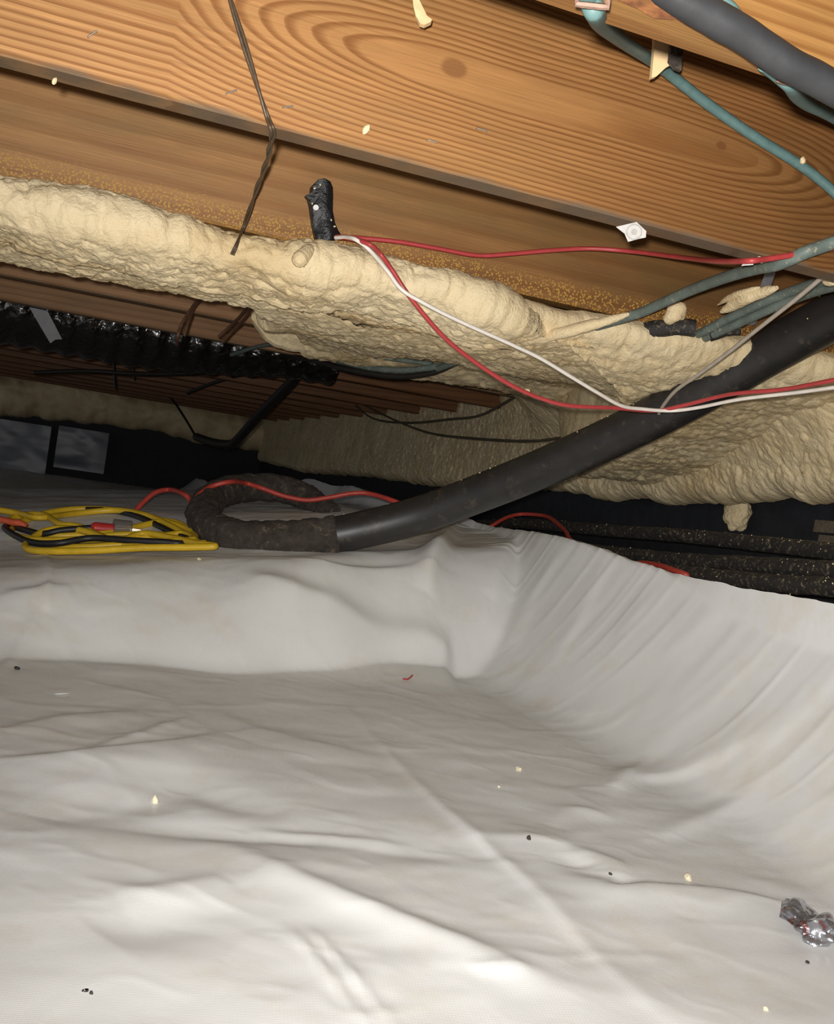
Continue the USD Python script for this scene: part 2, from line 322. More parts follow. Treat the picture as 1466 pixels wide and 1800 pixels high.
# ------------------------------------------------------------------ structure
YB = 6.9             # far wall
XW = 1.2             # foam face of the right wall
obj('floor', box((-2.0, -1.4, -.12), (1.5, YB + .3, -.07)), M_SOIL, label='bare dark soil under the white liner', kind='structure')
obj('ceiling', box((-2.0, -1.4, ZJ + .236), (1.5, YB + .3, ZJ + .256)), M_PLY, label='plywood subfloor over the joists', kind='structure')

# right wall: black masonry behind, foam in front
wall = empty('wall_right', (0, 0, 0), 'foundation wall on the right, black masonry with tan sprayed foam above', None, None, 'structure')
obj('masonry', box((XW + .035, -1.4, -.12), (XW + .3, YB + .3, .80)), M_BLACKWALL, wall, label='black coated masonry below the foam')
for (a, b, z0, z1, dx) in ((1466, 1427, 910, 935, .03), (1475, 1434, 936, 957, .024)):
    p0, p1 = pl(b, (z0 + z1) / 2, 0, XW), pl(b, z0, 0, XW)
    q1 = pl(b, z1, 0, XW)
    br = trimesh.creation.box(extents=(.06, .19, p1[2] - q1[2] - .003)).subdivide().subdivide()
    v = br.vertices; v += (fbm(v * 40 + 3, 3, 5)[:, None] - .5) * .006
    v += np.array([XW + .035, p0[1] - .095, (p1[2] + q1[2]) / 2])
    obj('brick', br, M_BRICK, wall, label='brown brick end showing under the foam')

def foam_noise(uv, seed, fine=True):
    w = .004 * np.stack([fbm(np.concatenate([uv * 90, uv[..., :1] * 0], -1), 2, seed + 5), fbm(np.concatenate([uv * 90 + 7, uv[..., :1] * 0], -1), 2, seed + 6)], -1)
    d = .0055 * cells(uv + w, .027, seed) + .0050 * cells(uv + .37 + w, .0130, seed + 1)
    if fine: d = d + .0027 * cells(uv + .11 + w, .0072, seed + 2)
    return d

# wall foam as a relief over (y, z)
ys = [.75]
while ys[-1] < YB + .05: ys.append(ys[-1] + max(.0030, .0016 * ys[-1]))
ys = np.array(ys)
bot_px = [(1466, 890), (1420, 882), (1380, 886), (1330, 893), (1250, 885), (1200, 890), (1150, 880), (1100, 885), (1050, 872), (1000, 866), (960, 858), (900, 862), (850, 858), (760, 855), (650, 838), (530, 830), (470, 815), (400, 800)]
bp = np.array([pl(x, y, 0, XW) for x, y in bot_px]); o = np.argsort(bp[:, 1]); bp = bp[o]
zb = np.interp(ys, bp[:, 1], bp[:, 2], left=bp[0, 2]) + .012 * (fbm(np.stack([ys * 22, ys * 0, ys * 0], -1), 3, 4) - .5)
nt = 170
t = np.linspace(0, 1, nt)
Y, T = np.meshgrid(ys, t, indexing='ij')
Zb = zb[:, None]
lip = .035
arc = np.clip(T / .10, 0, 1)
Z = np.where(T < .10, Zb + lip * (1 - np.cos(arc * np.pi / 2)), Zb + lip + (.72 - Zb - lip) * (T - .10) / .90)
X = XW + .045 * (1 - np.sin(arc * np.pi / 2))
big = (fbm(np.stack([Y * 2.2, Z * 3.5, Y * 0], -1), 3, 21) - .5)
drip = fbm(np.stack([Y * 24, Z * 7, Y * 0], -1), 3, 8) - .5
X = X - .06 * sst(2.5, 2.38, Y + .03 * drip) - big * .06 - drip * (.004 + .005 * sst(.09, .0, Z - Zb)) - 1.1 * foam_noise(np.stack([Y + .02 * drip, Z * .9 + .02 * drip], -1), 31)
cove = np.clip((Z - .52) / .16, 0, 1)**1.6 * .10 * sst(3.3, 2.4, Y) + 4.5 * np.clip(Z - .36, 0, .2)**2 * sst(1.12, 1.3, Y) * sst(2.5, 2.2, Y)
X = X - cove
wf = grid(np.stack([X, Y, Z], -1))
# drip hanging under the foam edge
dc = pl(1282, 912, 0, XW)
s = trimesh.creation.icosphere(4, 1.0); v = s.vertices.copy()
v = v * np.array([.022, .030, .040]) * (1 + .5 * (fbm(v * 2.2 + 4, 3, 2) - .5))[:, None]; v[:, 1] += -.25 * v[:, 2] * 0 + .012 * np.clip(v[:, 2] / .04, 0, 1)
s.vertices = v + dc + [.008, -.01, .018]
wf = cat(wf, s)
obj('foam_coating', wf, M_FOAM, wall, smooth=True, label='tan bumpy sprayed foam with ragged lower edge')

# far wall
back = empty('wall_back', (0, 0, 0), 'far end wall, tan foam band over grey plastic covered panels', None, None, 'structure')
obj('masonry', box((-2.0, YB + .05, -.12), (1.5, YB + .3, .80)), M_BLACKWALL, back, label='black masonry of the far wall')
xs = np.arange(-1.2, 1.25, .012); tt = np.linspace(0, 1, 46)
Xg, Tg = np.meshgrid(xs, tt, indexing='ij')
topz = np.array([pl(x, y, 1, YB) for x, y in ((-60, 645), (0, 652), (60, 655), (120, 650), (190, 668), (240, 690), (300, 690), (340, 706), (400, 716), (440, 730))])
botz = np.array([pl(x, y, 1, YB) for x, y in ((-60, 728), (0, 733), (60, 735), (130, 742), (200, 750), (270, 757), (330, 775), (400, 790), (440, 790))])
zt_ = np.interp(xs, topz[:, 0], topz[:, 2]) + .05 * (fbm(np.stack([xs * 14, xs * 0, xs * 0], -1), 3, 3) - .5)
zb_ = np.interp(xs, botz[:, 0], botz[:, 2]) + .03 * (fbm(np.stack([xs * 14, xs * 0 + 5, xs * 0], -1), 3, 3) - .5)
Zg = zb_[:, None] + (zt_ - zb_)[:, None] * Tg
Yg = YB + .06 - .13 * np.sin(np.pi * np.clip(Tg, 0, 1))**.6 - .06 * (fbm(np.stack([Xg * 5, Zg * 7, Xg * 0], -1), 3, 9) - .5) - .012 * cells(np.stack([Xg, Zg], -1), .05, 77)
obj('foam_coating', grid(np.stack([Xg, Yg, Zg], -1), True), M_FOAM, back, smooth=True, label='tan sprayed foam along the far wall')
for a, b in ((-110, 91), (104, 192)):
    c = [pl(a, 742 if a < 0 else 748, 1, YB), pl(b, 750 if b < 100 else 762, 1, YB), pl(b, 822 if b < 100 else 826, 1, YB), pl(a, 808 if a < 0 else 822, 1, YB)]
    x0, x1, z1, z0 = c[0][0], c[1][0], max(c[0][2], c[1][2]), min(c[2][2], c[3][2])
    gx, gz = np.meshgrid(np.linspace(x0, x1, 40), np.linspace(z0, z1, 30), indexing='ij')
    yy = YB - .01 - .03 * fbm(np.stack([gx * 3, gz * 6, gx * 0], -1), 3, 6)
    obj('panel', grid(np.stack([gx, yy, gz], -1), True), M_POLY, back, smooth=True)

# ------------------------------------------------------------------ joists
def joist(y0, y1, m, label, x0=-1.9, x1=1.24, z0=ZJ, z1=ZJ + .235, group=None):
    c = .003
    prof = [(y0 + c, z0), (y1 - c, z0), (y1, z0 + c), (y1, z1), (y0, z1), (y0, z0 + c)]
    n = 60; xs_ = np.linspace(x0, x1, n)
    V = np.array([[(x, y + .0012 * math.sin(x * 3.1 + y0 * 9), z) for y, z in prof] for x in xs_])
    k = len(prof)
    v = V.reshape(-1, 3); f = []
    for i in range(n - 1):
        for j in range(k):
            a, b = i * k + j, i * k + (j + 1) % k
            f += [(a, b, b + k), (a, b + k, a + k)]
    for e in (0, (n - 1) * k):
        for j in range(1, k - 1): f.append((e, e + j, e + j + 1) if e else (e, e + j + 1, e + j))
    me = trimesh.Trimesh(v, f, process=False); me.fix_normals()
    return obj('floor_joist', me, m, label=label, cat='joist', group=group)
joist(.473, .507, M_0, 'nearest joist at the top right corner, dark tubing clipped along its underside')
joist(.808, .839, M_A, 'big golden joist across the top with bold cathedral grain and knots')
YBF = 1.20
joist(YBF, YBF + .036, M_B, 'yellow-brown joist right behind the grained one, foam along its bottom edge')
joist(1.60, 1.636, M_C, 'joist buried in foam behind the foam band')
joist(1.996, 2.032, M_C, 'dim joist just under the foam band at left, with brown wires looped over it')
joist(2.40, 2.436, M_C, 'dim joist directly in front of the foil duct')
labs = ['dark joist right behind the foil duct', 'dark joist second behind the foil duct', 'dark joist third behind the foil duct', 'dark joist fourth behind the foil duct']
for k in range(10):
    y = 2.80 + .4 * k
    joist(y, y + .036, M_SHADED, labs[k] if k < 4 else 'joist in the dark far end of the crawl space above the far foam', group=None if k < 4 else 'far dark joists')

# ------------------------------------------------------------------ foam band under the second joist
X0, X1 = -1.3, 1.26
bx = [X0]
while bx[-1] < X1: bx.append(bx[-1] + (.003 if -.22 < bx[-1] < 1.2 else .02))
bx = np.array(bx)
top_px = [(-80, 285), (0, 303), (100, 325), (200, 350), (300, 374), (400, 398), (480, 412), (550, 425), (640, 438), (730, 458), (800, 478), (900, 505), (1000, 530), (1080, 542), (1160, 560), (1240, 575), (1330, 590), (1466, 620)]
lip_px = [(-80, 420), (0, 446), (45, 462), (75, 470), (150, 479), (250, 489), (350, 502), (430, 526), (490, 543), (560, 540), (640, 546), (730, 556), (830, 566), (950, 572), (1100, 585), (1250, 600)]
tp = np.array([pl(x, y, 1, YBF) for x, y in top_px]); lp = np.array([pl(x, y - 26, 1, 1.28) for x, y in lip_px])
zt = np.interp(bx, tp[:, 0], tp[:, 2]) - .011 * sst(.9, .6, bx) + .006 * (fbm(np.stack([bx * 30, bx * 0, bx * 0], -1), 3, 41) - .5)
zl = np.interp(bx, lp[:, 0], lp[:, 2]) + .014 * (fbm(np.stack([bx * 16, bx * 0, bx * 0], -1), 3, 42) - .5)
zl = np.minimum(zl, zt - .042)
ctrl = np.array([(0, 1.0), (-.006, .95), (-.018, .82), (-.032, .58), (-.028, .36), (.0, .17), (.045, .06), (.09, 0), (.14, .02), (.20, .12), (.27, .35), (.31, .75), (.31, 1.0)])
cv = cr(ctrl, 14); seg = np.r_[0, np.cumsum(np.linalg.norm(np.diff(cv * [1, .1], axis=0), axis=1))]
sN = 210; ss = np.linspace(0, seg[-1], sN)
cy, cz = np.interp(ss, seg, cv[:, 0]), np.interp(ss, seg, cv[:, 1])
Yb = np.broadcast_to(YBF + cy, (len(bx), sN)).copy(); Zb2 = zl[:, None] + (zt - zl)[:, None] * cz[None]
Xb = np.broadcast_to(bx[:, None], Yb.shape).copy()
# towards the right wall the band opens into a slope that runs back and down to the wall
cv2 = cr(np.array([(0, 0), (-.004, -.008), (-.006, -.018), (.012, -.034), (.06, -.052), (.13, -.070), (.22, -.092), (.32, -.118), (.43, -.150), (.55, -.175), (.68, -.19), (.80, -.17), (.86, -.03)]), 14)
sg2 = np.r_[0, np.cumsum(np.linalg.norm(np.diff(cv2, axis=0), axis=1))]; s2 = np.linspace(0, sg2[-1], sN)
S0_ = np.interp(s2, sg2, cv2[:, 0])[None]; mid_ = (.62 + .48 * np.clip(np.interp(s2, sg2, cv2[:, 0]), 0, .6))[None]; wmix = sst(mid_ - .30 + .25 * sst(0, .35, S0_), mid_ + .12, bx[:, None])
Yb = Yb * (1 - wmix) + (YBF + np.interp(s2, sg2, cv2[:, 0]))[None] * wmix
Zb2 = Zb2 * (1 - wmix) + (zt[:, None] + np.interp(s2, sg2, cv2[:, 1])[None]) * wmix
S_ = ss[None] * (1 - wmix) + s2[None] * wmix
V = np.stack([Xb, Yb, Zb2], -1)
ds = np.gradient(V, axis=1); dx = np.gradient(V, axis=0)
nrm = np.cross(ds, dx); nrm /= np.linalg.norm(nrm, axis=2, keepdims=True) + 1e-12
if nrm[len(bx) // 2, 30, 1] > 0: nrm = -nrm
uv = np.stack([Xb, S_], -1)
big = fbm(np.stack([Xb * 7, uv[..., 1] * 10, Xb * 0], -1), 3, 51) - .5
fade = sst(0, .02, S_)
amp = (foam_noise(uv + .01 * big[..., None], 61) * 1.15 + .02 * big) * (.45 + .55 * sst(0, .06, S_))
lump = pl(560, 480, 1, YBF - .03); lump2 = pl(660, 455, 1, YBF - .03)
for c, rad, h in ((lump, .05, .014), (lump2, .05, .008), (pl(860, 520, 1, YBF), .08, .018), (pl(200, 400, 1, YBF), .12, .012)):
    d2 = (V[..., 0] - c[0])**2 + (V[..., 2] - c[2])**2
    amp = amp + h * np.exp(-d2 / rad**2) * (V[..., 1] < YBF + .06)
V = V + nrm * (amp * (.15 + .85 * fade))[..., None]
V[:, 0, 1] = YBF + .002
foam_band = grid(V)
# the foam closing the bay behind the band, and sloping into the right wall
gx = np.arange(.10, 1.26, .005); gy = np.arange(1.30, 2.06, .005)
GX, GY = np.meshgrid(gx, gy, indexing='ij')
left = .17 + (GY - 1.4) / .6 * .20 + .09 * (fbm(np.stack([GY * 12, GY * 0, GY * 0], -1), 4, 71) - .5)
base = .515 + .04 * sst(1.45, 1.95, GY) - .02 * sst(1.9, 2.0, GY)
GZ = base - .035 * (fbm(np.stack([GX * 6, GY * 6, GX * 0], -1), 3, 72) - .5) - 1.3 * foam_noise(np.stack([GX, GY], -1), 73)
edge = sst(0, .03, GX - left)
GZ = GZ + (1 - edge) * .06 + np.where(GX < left, .14, 0)
foam_fill = grid(np.stack([GX, GY, GZ], -1), False)
# foam that has run down the face of the third joist
gx = np.arange(.28, 1.24, .004); gz = np.linspace(0, 1, 50)
GX, T2 = np.meshgrid(gx, gz, indexing='ij')
b_px = [(440, 560), (470, 600), (500, 612), (560, 622), (610, 612), (640, 604), (700, 612), (735, 612), (760, 640), (850, 650), (980, 655)]
bq = np.array([pl(x, y, 1, 1.985) for x, y in b_px]); bq = bq[np.argsort(bq[:, 0])]
zlow = np.interp(gx, bq[:, 0], bq[:, 2], left=.60) + .012 * (fbm(np.stack([gx * 30, gx * 0, gx * 0], -1), 3, 74) - .5)
GZ = zlow[:, None] + (.66 - zlow)[:, None] * T2
th = .055 * np.sin(np.clip(T2 * 2.2, 0, 1) * np.pi / 2) * sst(.28, .40, GX)
GYY = 1.998 - th - .03 * (fbm(np.stack([GX * 8, GZ * 8, GX * 0], -1), 3, 75) - .5) * sst(.28, .4, GX) - foam_noise(np.stack([GX, GZ], -1), 76) * 1.3 * sst(.27, .30, GX)
GYY = np.where(T2 < .001, 2.0, GYY)
foam_run = grid(np.stack([GX, GYY, GZ], -1), True)
fb = empty('spray_foam', (0, 0, 0), 'thick bumpy tan foam band along the underside of the second joist', 'insulation foam')
obj('foam_band', foam_band, M_FOAM, fb, smooth=True)
obj('foam_fill', cat(foam_fill, foam_run), M_FOAM, fb, smooth=True, label='shaded foam run behind the band')

# ------------------------------------------------------------------ white liner
CREST, TOE = .825, .645
def base_T(x, y):
    x, y = np.asarray(x, float), np.asarray(y, float)
    toe = 1.36 + .20 * x + .011 * np.sin(x * 15 + .6) + .004 * np.sin(x * 39 + 1)
    ridge = np.maximum(1.735 - .33 * x, toe + .19 + .10 * np.clip(x - .4, 0, 1))
    L = np.interp(x, [-2, -.5, -.09, .18, .41, .52, .72, .86], [.05, .075, .088, .127, .161, .176, .205, .235])
    t = np.clip((y - toe) / (ridge - toe), 0, 1)
    t = np.clip(t * (1 + .75 * sst(.28, .0, x)), 0, 1)
    prof = .35 * (t * t * (3 - 2 * t)) + .65 * (1 - (1 - t)**2.2)
    mound = L * prof
    mound = mound + np.where(y > ridge, .045 * sst(0, .35, y - ridge) * sst(.75, .55, x), 0) 
    mound = mound * (1 - .95 * sst(2.7, 4.6, y))
    tb = np.clip((x - TOE + .02 * np.sin(y * 5)) / (CREST - TOE), 0, 1)
    ch = .222 + .012 * y - .18 * sst(3.4, 5.0, y) + .006 * np.sin(y * 9) 
    berm = ch * (.14 * tb + .86 * tb**2.0)
    k = .02
    hh = np.clip(.5 + .5 * (mound - berm) / k, 0, 1)
    z = mound * hh + berm * (1 - hh) + k * hh * (1 - hh)
    over = np.clip(x - CREST, 0, None)
    z = np.where(over > 0, z * 0 + ch - .55 * over - 3.2 * np.clip(over - .055, 0, None), z)
    return np.maximum(z, -.06)
def hit(px, py, fn=base_T, off=0.0):
    q = ray(px, py); s_ = np.linspace(.3, 7.5, 5000); pts = EYE + q * s_[:, None]
    g = pts[:, 2] - fn(pts[:, 0], pts[:, 1]) - off
    i = np.argmax(g < 0)
    return pts[i]
lx = np.r_[np.arange(-2.0, -.45, .04), np.arange(-.45, .96, .0042)]
ly = [-.3]
while ly[-1] < YB: ly.append(ly[-1] + (.02 if ly[-1] < .35 else .0042 if ly[-1] < 2.3 else .012 if ly[-1] < 3 else .04))
ly = np.array(ly)
LX, LY = np.meshgrid(lx, ly, indexing='ij')
LZ = base_T(LX, LY)
def crease(pts, h, wf_, wb, taper=True):
    """A fold along picture points laid on the sheet: height h, width wf_ on the right of its direction, wb on the left."""
    global LZ
    q = np.array([hit(*p)[:2] for p in pts]); q = cr(q, 6) if len(q) > 2 else np.linspace(q[0], q[1], 12)
    lo, hi = q.min(0) - 4 * max(wf_, wb), q.max(0) + 4 * max(wf_, wb)
    sel = (LX > lo[0]) & (LX < hi[0]) & (LY > lo[1]) & (LY < hi[1])
    pxy = np.stack([LX[sel], LY[sel]], -1)
    best = np.full(len(pxy), 1e9); side = np.zeros(len(pxy)); along = np.zeros(len(pxy))
    n = len(q) - 1
    for i in range(n):
        a, b = q[i], q[i + 1]; ab = b - a
        tt_ = np.clip(((pxy - a) @ ab) / (ab @ ab + 1e-12), 0, 1)
        d = pxy - a - tt_[:, None] * ab; dd = np.hypot(d[:, 0], d[:, 1])
        m_ = dd < best
        best[m_] = dd[m_]; side[m_] = (ab[0] * d[m_, 1] - ab[1] * d[m_, 0]); along[m_] = (i + tt_[m_]) / n
    w = np.where(side > 0, wb, wf_)
    e = np.exp(-(best / w)**2) if wf_ > .02 else 1 / (1 + (best / w)**2) * np.exp(-(best / (3 * w))**2)
    tp_ = sst(0, .25, along) * sst(1.0, .9, along) if taper == 'in' else np.sin(np.clip(along, 0.02, .98) * np.pi)**.6
    LZ[sel] += h * e * tp_
# long pleats of the mound
crease([(380, 1002), (500, 1055), (610, 1105), (733, 1150), (800, 1184)], .020, .075, .028, 'in')
crease([(515, 985), (590, 1003), (660, 1012), (740, 1006)], .010, .05, .010)
crease([(800, 915), (775, 960), (757, 1000), (748, 1055)], .024, .022, .016)
crease([(905, 945), (880, 1000), (865, 1060)], .008, .02, .010)
crease([(985, 965), (930, 1060), (900, 1140)], .007, .025, .014)
crease([(1070, 985), (1020, 1080), (960, 1180)], .005, .03, .014)
crease([(1180, 1020), (1120, 1080), (1075, 1120)], .004, .016, .01)
crease([(1280, 1060), (1230, 1100), (1160, 1150)], .004, .018, .01)
crease([(1400, 1270), (1280, 1320), (1120, 1370), (1060, 1400)], .006, .03, .014)
crease([(1130, 1340), (1095, 1372), (1080, 1390)], .005, .012, .006)
crease([(1300, 1400), (1240, 1440), (1150, 1470)], .006, .02, .012)
# floor folds
crease([(-20, 1342), (130, 1334), (300, 1312), (400, 1290)], .007, .055, .012)
crease([(140, 1327), (250, 1290), (330, 1260)], .004, .012, .006)
crease([(-20, 1425), (180, 1412), (330, 1385), (420, 1405), (520, 1425)], -.007, .03, .045)
crease([(150, 1435), (300, 1452), (450, 1462), (600, 1478), (733, 1495), (880, 1500)], -.008, .02, .035)
crease([(395, 1480), (480, 1525), (600, 1580), (733, 1632), (850, 1680), (980, 1735)], .007, .020, .016)
crease([(600, 1232), (690, 1330), (790, 1430), (930, 1550), (1030, 1660), (1160, 1790)], .003, .006, .012)
crease([(320, 1220), (420, 1270), (560, 1310), (733, 1345)], .003, .05, .02)
crease([(450, 1450), (600, 1468), (733, 1485)], .004, .03, .01)
crease([(200, 1570), (300, 1560), (400, 1540)], .004, .03, .012)
crease([(180, 1640), (300, 1610), (380, 1575)], -.005, .03, .03)
crease([(510, 1625), (560, 1690), (640, 1800)], .0025, .004, .004)
crease([(545, 1625), (600, 1690), (690, 1800)], .0025, .004, .004)
crease([(1000, 1490), (1080, 1520), (1070, 1560), (1160, 1565), (1300, 1575), (1400, 1600)], .006, .03, .012)
crease([(960, 1450), (1010, 1425), (1080, 1440)], .004, .02, .012)
crease([(1000, 1500), (1040, 1530), (1110, 1560)], -.006, .02, .02)
crease([(-20, 1060), (60, 1045), (130, 1035)], .006, .03, .012)
crease([(80, 970), (84, 1040), (85, 1080)], .004, .008, .006)
crease([(-10, 1180), (40, 1130), (60, 1080)], .004, .01, .006)
crease([(0, 1290), (120, 1262), (260, 1250)], .004, .03, .012)
crease([(820, 1706), (870, 1710), (930, 1706)], .003, .008, .006)
crease([(1010, 1490), (950, 1475), (800, 1470)], .003, .02, .012)
n3 = lambda sx, sy, sd, oct_=3: fbm(np.stack([LX * sx, LY * sy, LX * 0], -1), oct_, sd) - .5
near = sst(CREST + .02, CREST - .02, LX)
LZ = LZ + .010 * n3(3.5, 5, 81) * sst(.80, .6, LX) + .004 * n3(9, 14, 82)
rid = np.abs(fbm(np.stack([LX * 7 + LY * 3, LY * 10 - LX * 2, LX * 0], -1), 3, 83) - .5)
LZ = LZ + .009 * np.clip(.10 - rid, 0, 1) * .9 * near
rid2 = np.abs(fbm(np.stack([LX * 16 - LY * 9, LY * 14 + LX * 5, LX * 0 + 2], -1), 2, 84) - .5)
LZ = LZ + .006 * np.clip(.07 - rid2, 0, 1) * .8
# hanging wrinkles just under the crest, running down the slope
hang = np.abs(fbm(np.stack([LX * 4, LY * 26 + LX * 14, LX * 0], -1), 2, 85) - .5)
LZ = LZ + .014 * np.clip(.16 - hang, 0, 1) * sst(.70, .80, LX) * near
liner = grid(np.stack([LX, LY, LZ], -1), True)
from scipy.interpolate import RegularGridInterpolator
_T = RegularGridInterpolator((lx, ly), LZ, bounds_error=False, fill_value=-.05)
def TZ(x, y): return _T(np.stack(np.broadcast_arrays(np.asarray(x, float), np.asarray(y, float)), -1))
obj('ground_liner', liner, M_LINER, smooth=True, label='wrinkled white plastic vapour barrier sheet covering the ground and the berm', cat='plastic sheet')
# dark trench bottom between berm and wall
ty = np.linspace(-.3, YB, 200); tx = np.linspace(.80, XW + .05, 30)
TX, TY = np.meshgrid(tx, ty, indexing='ij')
obj('soil_ledge', grid(np.stack([TX, TY, .135 + .03 * (fbm(np.stack([TX * 9, TY * 9, TX * 0], -1), 3, 91) - .5) - 1.2 * np.clip(.90 - TX, 0, 1)], -1), True), M_SOIL, smooth=True, label='dark soil ledge at the foot of the right wall', kind='structure')

def hitT(px, py, off=0.0): return hit(px, py, TZ, off)

# ------------------------------------------------------------------ big black pipe and its loop on the ground
pp = [(1560, 515, 1.254), (1466, 556, 1.332), (1350, 620, 1.409), (1230, 690, 1.476), (1100, 757, 1.554), (960, 820, 1.631), (840, 868, 1.690), (740, 904, 1.725), (640, 930, 1.735)]
pipe_c = [P(*q) for q in pp]
grd = [(560, 945, 1.733), (480, 951, 1.733), (410, 945, 1.742), (368, 925, 1.799), (358, 898, 1.885), (378, 872, 1.980), (430, 857, 2.075), (490, 858, 2.113), (540, 876, 2.094), (580, 905, 2.047)]
whole = cr(pipe_c + [P(*q) for q in grd], 14)
k = 14 * len(pipe_c)
big = empty('drain_pipe', whole[k], 'long black plastic pipe slanting from the upper right down onto the white liner', 'pipe')
rad = .0365
obj('pipe_run', tube(whole[:k + 1], np.linspace(.0325, .0315, k + 1), 28), M_PIPE, big, smooth=60)
obj('looped_end', tube(whole[k - 6:], np.r_[np.full(6, .0338), np.linspace(.0338, .026, len(whole) - k)], 28, wob=.22, seed=5), M_INS2, big, smooth=60, label='dirt-caked loop of the pipe lying on the liner')
sp = []
for i in range(70):
    c = whole[rng.integers(5, k - 5)]; t_ = c * 0
    a = rng.uniform(.2, 2.4)
    d_ = -FW * math.cos(a) + np.array([0, 0, 1]) * math.sin(a) + rng.normal(0, .2, 3); d_ -= 0
    d_ /= np.linalg.norm(d_)
    ax = whole[min(k, 20)] - whole[0]; ax /= np.linalg.norm(ax); d_ -= ax * (d_ @ ax); d_ /= np.linalg.norm(d_)
    sp.append(crumb(c + d_ * .0320, rng.uniform(.0008, .002), 300 + i))
obj('foam_specks', cat(*sp), M_FOAM, big, kind='stuff', label='tan foam specks stuck on the pipe')

# ------------------------------------------------------------------ three insulated pipes on the ledge along the right wall
tracks = [('uppermost of the three dusty black pipes along the foot of the foam wall', 1.03, [(1560, 985), (1466, 970), (1330, 955), (1200, 942), (1060, 932), (980, 925), (914, 920), (860, 922), (800, 925)], .0125),
          ('middle one of the three dusty black pipes along the foot of the foam wall', .97, [(1560, 1016), (1466, 1003), (1330, 993), (1200, 985), (1080, 972), (1000, 961), (930, 946), (890, 940), (840, 940)], .0125),
          ('lowest of the three black pipes, nearest the white liner edge', .92, [(1560, 1046), (1466, 1033), (1370, 1026), (1280, 1017), (1200, 1008), (1130, 1000), (1060, 990), (980, 975)], .0125)]
for n_, (lab, xp, tr, r_) in enumerate(tracks):
    c = cr([pl(x, y, 0, xp) for x, y in tr], 12)
    t_ = empty('insulated_pipe', c[0], lab, 'pipe', 'pipes along the right wall')
    obj('pipe_cover', tube(c, r_, 14, wob=.10, seed=n_), M_INS, t_, smooth=60)
    sp = []
    for i in range(110 if n_ == 0 else 60):
        u_ = rng.random()**1.8
        j = int(2 + u_ * (len(c) - 6) * .9)
        a = rng.normal(.2, .9)
        sp.append(crumb(c[j] + (c[j + 1] - c[j]) * rng.random() + r_ * np.array([-math.sin(a + .5), 0, math.cos(a + .5)]), rng.uniform(.0003, .0012) * (1.3 if rng.random() < .1 else 1), 900 + 200 * n_ + i))
    obj('foam_specks', cat(*sp), M_FOAM, t_, kind='stuff', label='tan foam specks')

# ------------------------------------------------------------------ wires and cables
def wire(name, pts, r, m, label, catg='wire', n=10, sides=8, flat=1.0, wob=0, extra=(), group=None):
    c = cr(pts, n)
    return obj(name, tube(c, r, sides, flat, wob), m, smooth=60, label=label, cat=catg, group=group)
def ys_path(rows): return [pl(x, y, 1, yy) for x, y, yy in rows]
def d_path(rows): return [P(x, y, d) for x, y, d in rows]

# bronze twisted wire over the first joist
c = cr(ys_path([(395, -40, .80), (405, 0, .80), (430, 80, .80), (455, 160, .80), (470, 205, .802), (479, 231, .803), (476, 250, .86), (468, 285, .96), (452, 330, 1.07), (438, 372, 1.14), (428, 400, 1.165)]) + [pl(416, 430, 1, 1.145), pl(408, 448, 1, 1.148)], 22)
t_, a_, b_ = frames(c); ph = np.r_[0, np.cumsum(np.linalg.norm(np.diff(c, axis=0), axis=1))] / .16 * 2 * np.pi
tw = empty('twisted_wire', c[0], 'brown twisted wire hanging over the edge of the big grained joist, end stuck in foam', 'wire')
for q in (0, math.pi):
    obj('strand', tube(c + .0013 * (np.cos(ph + q)[:, None] * a_ + np.sin(ph + q)[:, None] * b_), .0014, 7), M_BRONZE, tw, smooth=60)

# black tape bundle stapled to the second joist
out = [(556, 319), (567, 317), (578, 322), (583, 332), (583, 350), (582, 372), (586, 393), (592, 406), (598, 414), (592, 421), (578, 424), (563, 429), (553, 419), (548, 395), (544, 365), (541, 352), (536, 345), (545, 341), (546, 329)]
tp_ = empty('taped_splice', pl(565, 375, 1, YBF - .006), 'black tape wrapped wire splice fixed to the second joist with a white pin', 'tape')
me = poly_plate([pl(x, y, 1, YBF - .006) for x, y in out], (0, 1, 0), .009, 3)
v = me.vertices.copy()
wz = np.stack([v[:, 0] * 60, v[:, 2] * 40, v[:, 0] * 0], -1)
ctr_x = np.interp(v[:, 2], [pl(570, 425, 1, YBF)[2], pl(565, 320, 1, YBF)[2]], [pl(574, 425, 1, YBF)[0], pl(565, 320, 1, YBF)[0]])
front = v[:, 1] < YBF - .006
v[:, 1] -= front * (.006 * np.exp(-((v[:, 0] - ctr_x) / .012)**2) + .005 * (fbm(wz, 3, 5) - .5))
me.vertices = v
obj('tape_wrap', me, M_TAPE, tp_, smooth=50)
pin = trimesh.creation.cylinder(radius=.0032, height=.003, sections=18); pin.apply_transform(trimesh.transformations.rotation_matrix(math.pi / 2, [1, 0, 0])); pin.apply_translation(pl(555, 365, 1, YBF - .0175))
obj('white_pin', pin, M_WHITE, tp_, label='round white pin head')
for i, (x, y) in enumerate(((553, 331), (563, 325), (549, 358), (582, 387), (588, 398))):
    obj('speck', crumb(pl(x, y, 1, YBF - .015), .0013, 40 + i), M_FOAM, tp_)

